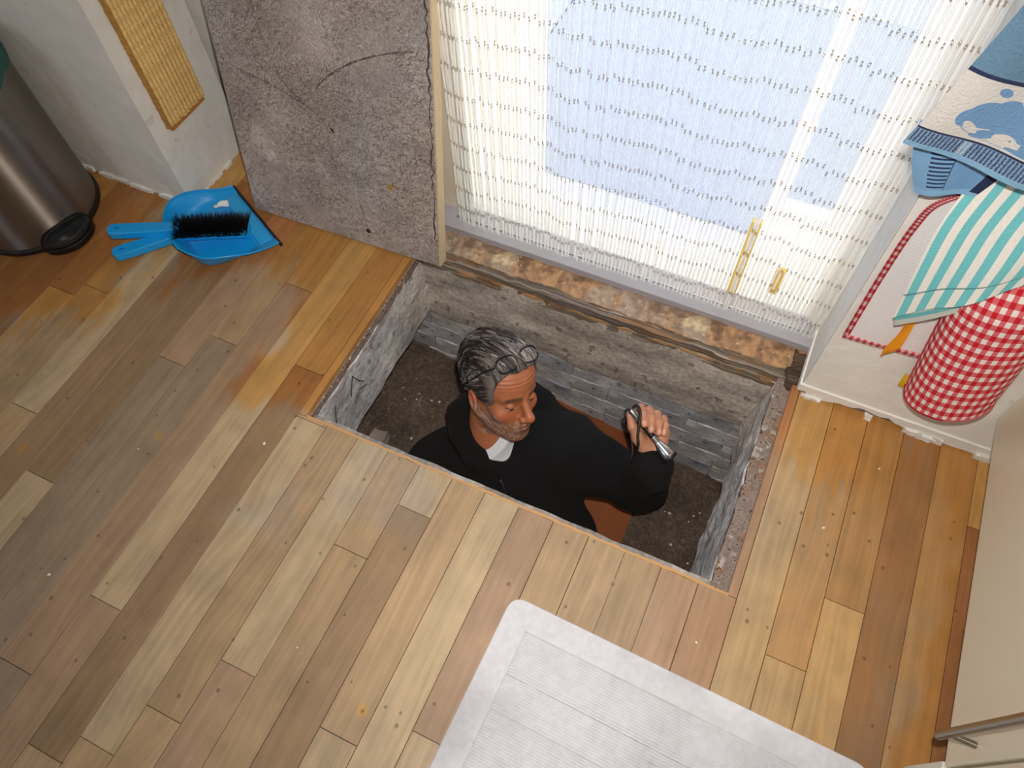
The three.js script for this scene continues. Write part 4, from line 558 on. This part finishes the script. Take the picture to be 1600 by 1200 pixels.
    for (const F of fingers) { const r = F[4]; let f = cap(x, y, z, F[0], F[1], r * 1.15, r * 1.04); f = smin(f, cap(x, y, z, F[1], F[2], r * 1.02, r * 0.96), 0.004); f = smin(f, cap(x, y, z, F[2], F[3], r * 0.96, r * 0.82), 0.003); f = smax(f, -cap(x, y, z, [F[2][0] - 0.01, F[2][1], F[2][2] + r * 1.18], [F[2][0] + 0.01, F[2][1], F[2][2] + r * 1.18], 0.0022), 0.003); d = smin(d, f, 0.0022); }
    return d;
  };
  const handSkin = (x, y, z) => { const n = fbm(x * 120, y * 120 + z * 60, 3, 9); let c = [196, 138, 106].map((q) => q * (0.92 + 0.15 * n)); for (const F of fingers) { const k = sstep(0.014, 0.006, Math.hypot(x - F[3][0], y - F[3][1], z - F[3][2])); c = c.map((q, i) => lerp(q, [204, 132, 104][i], 0.5 * k)); const nail = Math.hypot((x - F[3][0]) / 0.0052, (y - F[3][1] - 0.002) / 0.0065) < 1 && z > F[3][2] + 0.0045; if (nail) c = [216, 166, 142]; } return c; };
  const handGeo = place(nets(hand, [-0.062, -0.085, -0.072], [0.052, 0.064, 0.042], 0.0024, handSkin), PM);
  // --- body joints
  const S_L = [-0.217, -0.188, -0.690], S_R = [-0.4888, -0.3024, -0.5668], EL = [-0.040, -0.328, -0.722], WR = [-0.0321, -0.1213, -0.6866], NK = [-0.3827, -0.1932, -0.6365], CH = [-0.348, -0.339, -0.634], PV = [-0.205, -0.410, -0.520], EL_R = [-0.56, -0.42, -0.42];
  const torso = (x, y, z, g = 0) => {
    let d = cap(x, y, z, [S_L[0] - 0.03, S_L[1] - 0.02, S_L[2]], [S_R[0] + 0.03, S_R[1] - 0.01, S_R[2]], 0.068 + g);
    d = smin(d, cap(x, y, z, [-0.2808, -0.2868, -0.6739], [-0.4368, -0.3336, -0.6084], 0.100 + g), 0.06); d = smin(d, cap(x, y, z, CH, PV, 0.112 + g, 0.118 + g), 0.06);
    return d;
  };
  const bodyCore = (x, y, z) => smin(smin(smin(torso(x, y, z, -0.022), cap(x, y, z, S_L, EL, 0.045, 0.036), 0.03), cap(x, y, z, EL, WR, 0.036, 0.026), 0.02), cap(x, y, z, S_R, EL_R, 0.045, 0.036), 0.03);
  const coreGeo = place(nets(bodyCore, [-0.64, -0.56, -0.80], [0.03, -0.02, -0.34], 0.012, () => [190, 124, 86]));
  part(man, 'body', mergeGeometries([headGeo, handGeo, coreGeo]), phys({ vertexColors: true, roughness: 0.48, sheen: 0.1 }), 'tanned face with grey stubble and one hand');
  // --- hair: dark shell plus combed back locks
  const hairline = [[0.11, 0.098], [0.072, 0.086], [0.062, 0.074], [0.055, 0.040], [0.050, 0.008], [0.046, -0.020], [0.030, -0.030], [0.012, -0.010], [-0.012, 0.012], [-0.030, -0.012], [-0.036, -0.046], [-0.06, -0.070], [-0.13, -0.078]];
  const ymin = (z) => { for (let i = 0; i + 1 < hairline.length; i++) { const a = hairline[i], b = hairline[i + 1]; if (z <= a[0] && z >= b[0]) return lerp(a[1], b[1], (z - a[0]) / (b[0] - a[0])); } return z > 0.1 ? 0.1 : -0.078; };
  const hairForm = (x, y, z) => { const n = fbm(x * 60 + 40, z * 22, 3, 6); let d = ell(x, y, z, [0, 0.040, -0.016], [0.0800, 0.0925, 0.1030]); d = smin(d, ell(x, y, z, [0, 0.046, 0.034], [0.0640, 0.060, 0.0515]), 0.03); return d - 0.0035 * sstep(0.06, 0.11, y) - 0.003 * n; };
  const hairShell = (x, y, z) => smax(hairForm(x, y, z), (ymin(z) + (fbm(x * 60 + 40, z * 22, 3, 6) - 0.5) * 0.008 - y) * 0.8, 0.004);
  const hairCol = (x, y, z) => { const st = fbm(x * 230 + 7, z * 26 + y * 30, 3, 12), front = sstep(0.0, 0.07, z), side = sstep(0.05, -0.02, y), g = sstep(0.35, 0.75, st * 0.75 + front * 0.26 + side * 0.22); return [lerp(40, 112, g), lerp(34, 104, g), lerp(33, 99, g)]; };
  const hair = part(man, 'hair', place(nets(hairShell, [-0.095, -0.09, -0.135], [0.095, 0.152, 0.10], 0.0028, hairCol), HM), phys({ vertexColors: true, roughness: 0.6 }), 'swept back dark hair streaked with grey');
  {
    const r = mulberry(21), locks = [], col = new THREE.Color();
    const on = (a, b, k) => { const dx = Math.sin(b), dy = Math.cos(b) * Math.cos(a), dz = Math.cos(b) * Math.sin(a); let lo = 0.03, hi = 0.16; for (let i = 0; i < 14; i++) { const m = (lo + hi) / 2; if (hairForm(dx * m, 0.036 + dy * m, -0.012 + dz * m) < 0) lo = m; else hi = m; } return V(dx * (lo + k), 0.036 + dy * (lo + k), -0.012 + dz * (lo + k)); };
    for (let i = 0; i < 1150; i++) { // a: front to back over the crown, b: side to side; swept back and a little to his right
      const b0 = (r() * 2 - 1) * 1.36, fa = Math.abs(b0) < 0.55 ? 1.02 : 0.86, a0 = fa - Math.pow(r(), 1.5) * (fa + 1.0), len = 0.38 + r() * 0.55, drift = -0.16 + (r() - 0.5) * 0.22, wave = (r() - 0.5) * 0.12, kk = 0.0005 + 0.002 * r(), up = 0.002 + 0.005 * r() * (a0 > 0.5 ? 1 : 0.5), pts = [];
      for (let q = 0; q <= 5; q++) { const t = q / 5; pts.push(on(a0 - len * t, b0 + drift * t + wave * Math.sin(t * 3.1), kk + up * Math.sin(Math.PI * Math.min(1, t * 1.2)))); }
      if (pts.some((p) => p.y < ymin(p.z) + 0.001)) continue;
      const w = 0.0007 + 0.0013 * r(), g = taperTube(pts, (t) => w * (0.35 + 1.2 * Math.sin(Math.PI * (0.12 + 0.84 * t))), 9, 4), n = g.attributes.position.count, ca = new Float32Array(n * 3);
      const zone = fbm(b0 * 5 + 9, a0 * 3, 3, 4), grey = clamp(Math.pow(r(), 2.2) * 0.8 + (zone - 0.5) * 1.2 + (a0 > 0.62 ? 0.2 : -0.16) + (Math.abs(b0) > 1.0 ? 0.15 : 0), 0, 1), v = [lerp(34, 172, grey), lerp(29, 163, grey), lerp(28, 154, grey)]; col.setRGB(v[0] / 255, v[1] / 255, v[2] / 255, THREE.SRGBColorSpace);
      for (let q = 0; q < n; q++) { ca[3 * q] = col.r; ca[3 * q + 1] = col.g; ca[3 * q + 2] = col.b; } g.setAttribute('color', new THREE.BufferAttribute(ca, 3)); locks.push(g);
    }
    const side = (s, y, z, k) => { let lo = 0.02, hi = 0.11; for (let i = 0; i < 12; i++) { const m = (lo + hi) / 2; if (hairForm(s * m, y, z) < 0) lo = m; else hi = m; } return V(s * (lo + k), y, z); };
    for (let i = 0; i < 620; i++) { // short hair above and before the ears
      const s = i % 2 ? 1 : -1, z0 = 0.056 - r() * 0.15, y0 = -0.06 + r() * 0.13, L = 0.018 + r() * 0.026, dn = 0.25 + 0.5 * r(), kk = 0.0004 + 0.0012 * r(), pts = []; for (let q = 0; q <= 4; q++) { const t = q / 4; pts.push(side(s, y0 - L * dn * t, z0 - L * t, kk + 0.0012 * Math.sin(3.1 * t))); }
      if (pts.some((p) => p.y < ymin(p.z) + 0.001)) continue;
      const w = 0.0005 + 0.0008 * r(), g = taperTube(pts, (t) => w * (0.35 + 1.2 * Math.sin(Math.PI * (0.12 + 0.84 * t))), 6, 4), n = g.attributes.position.count, ca = new Float32Array(n * 3), grey = clamp(r() * 0.85 + (y0 < 0.02 ? 0.12 : -0.1), 0, 1), v = [lerp(40, 160, grey), lerp(35, 153, grey), lerp(34, 147, grey)]; col.setRGB(v[0] / 255, v[1] / 255, v[2] / 255, THREE.SRGBColorSpace);
      for (let q = 0; q < n; q++) { ca[3 * q] = col.r; ca[3 * q + 1] = col.g; ca[3 * q + 2] = col.b; } g.setAttribute('color', new THREE.BufferAttribute(ca, 3)); locks.push(g);
    }
    part(hair, 'hair_lock', place(mergeGeometries(locks), HM), phys({ vertexColors: true, roughness: 0.45 })).userData.kind = 'stuff';
  }
  // --- clothes
  const hoodPath = [[[-0.3307, -0.1984, -0.5824], 0.018], [[-0.3963, -0.1802, -0.5790], 0.029], [[-0.4432, -0.1667, -0.6139], 0.031], [[-0.4685, -0.1658, -0.6561], 0.032], [[-0.4415, -0.1511, -0.7156], 0.030], [[-0.3830, -0.1391, -0.7679], 0.030], [[-0.3140, -0.1754, -0.7622], 0.030], [[-0.2725, -0.1651, -0.7322], 0.030], [[-0.2787, -0.1693, -0.6656], 0.028], [[-0.2995, -0.1838, -0.6136], 0.016], [[-0.3307, -0.1984, -0.5824], 0.016]];
  const hoodie = (x, y, z) => {
    const w = (n3(x * 24 + 3, y * 24, z * 24) - 0.5) * 0.010 + (n3(x * 9, y * 13 + 5, z * 9) - 0.5) * 0.016;
    let d = torso(x, y, z, 0.012); d = smin(d, cap(x, y, z, S_L, EL, 0.074, 0.056), 0.045); d = smin(d, cap(x, y, z, EL, WR, 0.060, 0.046), 0.03); d = smin(d, cap(x, y, z, S_R, EL_R, 0.076, 0.06), 0.045);
    d += w; d = smax(d, -cap(x, y, z, [-0.3598, -0.1339, -0.6365], [-0.3307, -0.1963, -0.5668], 0.037, 0.013), 0.005);
    for (let i = 0; i + 1 < hoodPath.length; i++) d = smin(d, cap(x, y, z, hoodPath[i][0], hoodPath[i + 1][0], hoodPath[i][1], hoodPath[i + 1][1]), 0.010);
    return d;
  };
  const black = dataTex(128, 128, grey((u, v) => pfbm(u, v, 64, 64, 2, 3)), false);
  part(man, 'hoodie', place(nets(hoodie, [-0.68, -0.58, -0.88], [0.06, 0.02, -0.33], 0.0075)), mat({ color: 0x060608, roughness: 1 }), 'black zipped hoodie');
  const tq = [V(-0.345, -0.144, -0.608), V(-0.456, -0.153, -0.652), V(-0.387, -0.084, -0.738)], tn = tq[1].clone().sub(tq[0]).cross(tq[2].clone().sub(tq[0])).normalize(); if (tn.y < 0) tn.negate();
  const tee = (x, y, z) => { let d = torso(x, y, z, -0.006); d = smin(d, cap(x, y, z, [-0.3838, -0.2452, -0.6136], [-0.3931, -0.1152, -0.6573], 0.066, 0.062), 0.03); return smax(d, (x - tq[0].x) * tn.x + (y - tq[0].y) * tn.y + (z - tq[0].z) * tn.z, 0.003); };
  const bib = (x, y, z) => smax(tee(x, y, z), Math.min(sph(x, y, z, [-0.3536, -0.1724, -0.6084], 0.058), sph(x, y, z, [-0.4004, -0.1256, -0.6656], 0.075)), 0.004);
  part(man, 't_shirt', place(nets(bib, [-0.52, -0.34, -0.78], [-0.24, -0.04, -0.48], 0.005)), mat({ color: 0xe0e7ef, roughness: 0.9 }), 'pale blue white crew neck shirt');
  const zp = [V(-0.3245, -0.1984, -0.567), V(-0.312, -0.219, -0.551), V(-0.3016, -0.245, -0.536), V(-0.287, -0.276, -0.52)]; { const hits = zp.map((p) => { const q = p.clone(); const e = 0.004; for (let i = 0; i < 60; i++) { const d = hoodie(q.x, q.y, q.z); const gx = hoodie(q.x + e, q.y, q.z) - d, gy = hoodie(q.x, q.y + e, q.z) - d, gz = hoodie(q.x, q.y, q.z + e) - d, l = Math.hypot(gx, gy, gz) || 1; const k = (d - 0.002) * 0.6; q.x -= gx / l * k; q.y -= gy / l * k; q.z -= gz / l * k; } return q; }); const z = place(tube(hits, 0.0026, 40, 6)); part(man, 'zip', z, mat({ color: 0x3a3a3e, metalness: 0.6, roughness: 0.4 }), 'dark metal zip');
    const pull = new RoundedBoxGeometry(0.004, 0.016, 0.003, 2, 0.001); pull.translate(hits[0].x + 0.001, hits[0].y - 0.004, hits[0].z + 0.006); part(man, 'zip_pull', place(pull), mat({ color: 0x6a6a6e, metalness: 0.8, roughness: 0.35 })); }
  const legs = (x, y, z) => { let d = 1; for (const s of [-1, 1]) { const hip = [PV[0] + s * 0.08, PV[1] - 0.01, PV[2] + 0.03], kn = [hip[0] + 0.10 + s * 0.03, -0.365, hip[2] + 0.40], an = [kn[0] + 0.03, -0.47, kn[2] + 0.38]; d = smin(d, smin(cap(x, y, z, hip, kn, 0.085, 0.062), cap(x, y, z, kn, an, 0.06, 0.045), 0.03), 0.02); } return d; };
  part(man, 'trousers', place(nets(legs, [-0.42, -0.56, -0.60], [0.2, -0.24, 0.40], 0.012)), mat({ color: 0x14161c, roughness: 0.9 }));
  // --- reading glasses pushed up into the hair
  const gl = thing('reading_glasses', 'thin black framed reading glasses pushed up on the man\'s grey hair', 'glasses', [-0.382, -0.041, -0.694]); gl.scale.setScalar(0.87);
  gl.quaternion.setFromRotationMatrix(new THREE.Matrix4().makeBasis(HL, HU, HF));
  const frame = mat({ color: 0x0a0a0c, roughness: 0.3 }), tdir = V(0, -0.72, 0.69), nrm = V(0, 0.69, 0.72);
  const rimPts = (cx) => { const c = V(cx, 0.106, 0.057), P = []; for (let i = 0; i < 32; i++) { const a = i / 32 * 6.28319, ca = Math.cos(a), sa = Math.sin(a), e = (q) => Math.sign(q) * Math.pow(Math.abs(q), 0.75); P.push(c.clone().add(V(e(ca) * 0.0255, 0, 0)).addScaledVector(tdir, e(sa) * 0.0185).addScaledVector(nrm, 0.0135 - 0.14 * Math.max(0, Math.abs(cx + e(ca) * 0.0255) - 0.02))); } return P; };
  for (const cx of [-0.0335, 0.0335]) { const P = rimPts(cx); part(gl, 'rim', new THREE.TubeGeometry(new THREE.CatmullRomCurve3(P, true), 64, 0.0023, 6, true), frame); const q = [], o = P.reduce((a, p) => a.add(p), V(0, 0, 0)).multiplyScalar(1 / P.length); for (let i = 0; i < P.length; i++) { const a = P[i], b = P[(i + 1) % P.length]; q.push(o.x, o.y, o.z, a.x, a.y, a.z, b.x, b.y, b.z); } const g = new THREE.BufferGeometry(); g.setAttribute('position', new THREE.Float32BufferAttribute(q, 3)); g.computeVertexNormals(); part(gl, 'lens', g, phys({ color: 0xffffff, transmission: 1, roughness: 0.02, thickness: 0, ior: 1.4 }), 'clear lens'); }
  part(gl, 'bridge', tube([V(-0.009, 0.110, 0.058), V(0, 0.113, 0.060), V(0.009, 0.110, 0.058)], 0.0013, 10, 6), frame);
  for (const s of [-1, 1]) part(gl, 'temple_arm', tube([V(s * 0.0585, 0.106, 0.052), V(s * 0.074, 0.092, 0.032), V(s * 0.084, 0.062, 0.004), V(s * 0.0875, 0.034, -0.026), V(s * 0.086, 0.008, -0.05)], 0.0023, 24, 6), frame);
  // --- torch in the fist
  const torch = thing('torch', 'small silver torch with black wrist strap held in the man\'s raised hand', 'torch', [HC.x, HC.y, HC.z]);
  torch.quaternion.setFromRotationMatrix(new THREE.Matrix4().makeBasis(HX, HY, HZ));
  const A = V(-0.046, 0.043, 0.016), B = V(0.034, -0.054, 0.016), dir = B.clone().sub(A).normalize(), q = new THREE.Quaternion().setFromUnitVectors(V(0, 1, 0), dir), silver = phys({ color: 0xc9c9cc, metalness: 1, roughness: 0.2 }), darkGrip = mat({ color: 0x111114, roughness: 0.5 });
  const lat = (p) => { const g = new THREE.LatheGeometry(p.map((s) => new THREE.Vector2(s[0], s[1])), 40); g.applyQuaternion(q); g.translate(A.x, A.y, A.z); return g; }, LEN = A.distanceTo(B);
  part(torch, 'tail_cap', lat([[0, 0], [0.0055, 0.0004], [0.0068, 0.003], [0.0074, 0.020], [0.0068, 0.026], [0.006, 0.027]]), silver, 'bright tail cap');
  part(torch, 'grip', lat([[0.0062, 0.026], [0.0064, 0.03], [0.0060, 0.05], [0.0066, 0.07], [0.0064, 0.076]]), darkGrip, 'dark grip');
  part(torch, 'head', lat([[0.0064, 0.072], [0.0074, 0.074], [0.0074, 0.086], [0.0088, 0.090], [0.0140, 0.108], [0.0152, 0.118], [0.0156, LEN - 0.003], [0.0140, LEN], [0.0128, LEN - 0.002], [0, LEN - 0.004]]), silver, 'flared silver head');
  part(torch, 'bezel_ring', lat([[0.0150, LEN - 0.004], [0.0166, LEN - 0.002], [0.0166, LEN + 0.004], [0.0140, LEN + 0.004]]), darkGrip, 'black bezel');
  part(torch, 'wrist_strap', tube([V(-0.043, 0.046, 0.020), V(-0.034, 0.052, 0.024), V(-0.028, 0.040, 0.028), V(-0.030, 0.016, 0.031), V(-0.033, -0.008, 0.030), V(-0.032, -0.030, 0.026), V(-0.037, -0.050, 0.012), V(-0.041, -0.066, 0.0)], 0.0030, 60, 8), darkGrip, 'black cord strap');
  part(torch, 'wrist_strap', tube([V(-0.046, 0.044, 0.013), V(-0.0555, 0.040, 0.010), V(-0.0545, 0.026, 0.008), V(-0.047, 0.008, -0.004), V(-0.041, -0.012, -0.012), V(-0.038, -0.034, -0.008), V(-0.041, -0.066, 0.0)], 0.0026, 50, 8), darkGrip);
}
// ---------------------------------------------------------------- board, stones and crumbs in the crawl space
{
  const bm = dataTex(256, 256, (u, v) => { const a = pfbm(u, v, 20, 3, 4, 3), b = pfbm(u, v, 4, 4, 4, 6); const m = 0.8 + 0.3 * a + 0.2 * (b - 0.5); return [150 * m, 82 * m, 34 * m]; });
  const g = roughBox(-0.165, 0.165, -0.009, 0.009, -0.32, 0.32, [6, 2, 10], 0.001, 10, 3); const b = single('wooden_panel', g, mat({ map: bm, roughness: 0.7 }), 'orange brown wooden panel lying on the crawl space soil under the man\'s arm', 'panel');
  b.position.set(-0.205, -0.503, -0.622); b.rotation.z = -0.138;
  const st = roughBox(-0.02, 0.02, -0.012, 0.014, -0.015, 0.015, [5, 4, 4], 0.006, 60, 2, 1.2); const s = single('stone', st, mat({ color: 0x9a8f84, roughness: 0.95 }), 'small pale stone on the soil below the left front hatch corner', 'stone'); s.position.set(-0.722, -0.435, -0.625);
  const crumbs = [], r = mulberry(14); const put = (x, y, z, k) => { const g = new THREE.IcosahedronGeometry(k * (0.6 + r() * 0.8), 0); g.scale(1, 0.7, 1); g.rotateY(r() * 6); g.translate(x, y + k * 0.4, z); crumbs.push(g); };
  for (let i = 0; i < 40; i++) put(-0.705 + r() * 0.005, -0.018, -0.47 - r() * 0.42, 0.0016); for (let i = 0; i < 40; i++) put(lerp(-0.70, 0.17, r()), -0.029, -0.462 + r() * 0.008, 0.0016); for (let i = 0; i < 50; i++) put(0.146 + r() * 0.024, -0.031, -0.47 - r() * 0.43, 0.0018); for (let i = 0; i < 30; i++) put(lerp(-0.7, 0.17, r()), 0.001, -1.005 + r() * 0.05, 0.0016);
  for (let i = 0; i < 60; i++) { const x = lerp(-0.75, 0.14, r()), z = lerp(-0.9, -0.45, r()); put(x, soilY(x) + 0.004, z, 0.003); }
  const c = single('plaster_crumbs', merge(crumbs), mat({ color: 0xded8d0, roughness: 0.9 }), 'scattered white plaster crumbs along the hatch rim and on the soil', 'crumbs'); c.userData.kind = 'stuff';
  const f = [], put2 = (x, z, k) => { const g = new THREE.IcosahedronGeometry(k, 0); g.scale(1, 0.6, 1.3); g.rotateY(x * 50); g.translate(x, k * 0.5, z); f.push(g); }; for (const [x, z, k] of [[-0.956, 0.02, 0.0026], [-0.745, -0.363, 0.0028], [0.30, -0.64, 0.0025], [-0.97, -0.25, 0.0016], [-0.05, -0.16, 0.0018], [0.15, -0.35, 0.002], [-0.47, -0.06, 0.0014], [0.37, -0.80, 0.002]]) put2(x, z, k);
  const fl = single('floor_crumbs', merge(f), mat({ color: 0xeceae8, roughness: 0.9 }), 'a few tiny white crumbs lying loose on the floorboards', 'crumbs'); fl.userData.kind = 'stuff';
}
scene.traverse((o) => { if (o.isMesh) o.castShadow = o.receiveShadow = true; });
renderer.render(scene, camera);
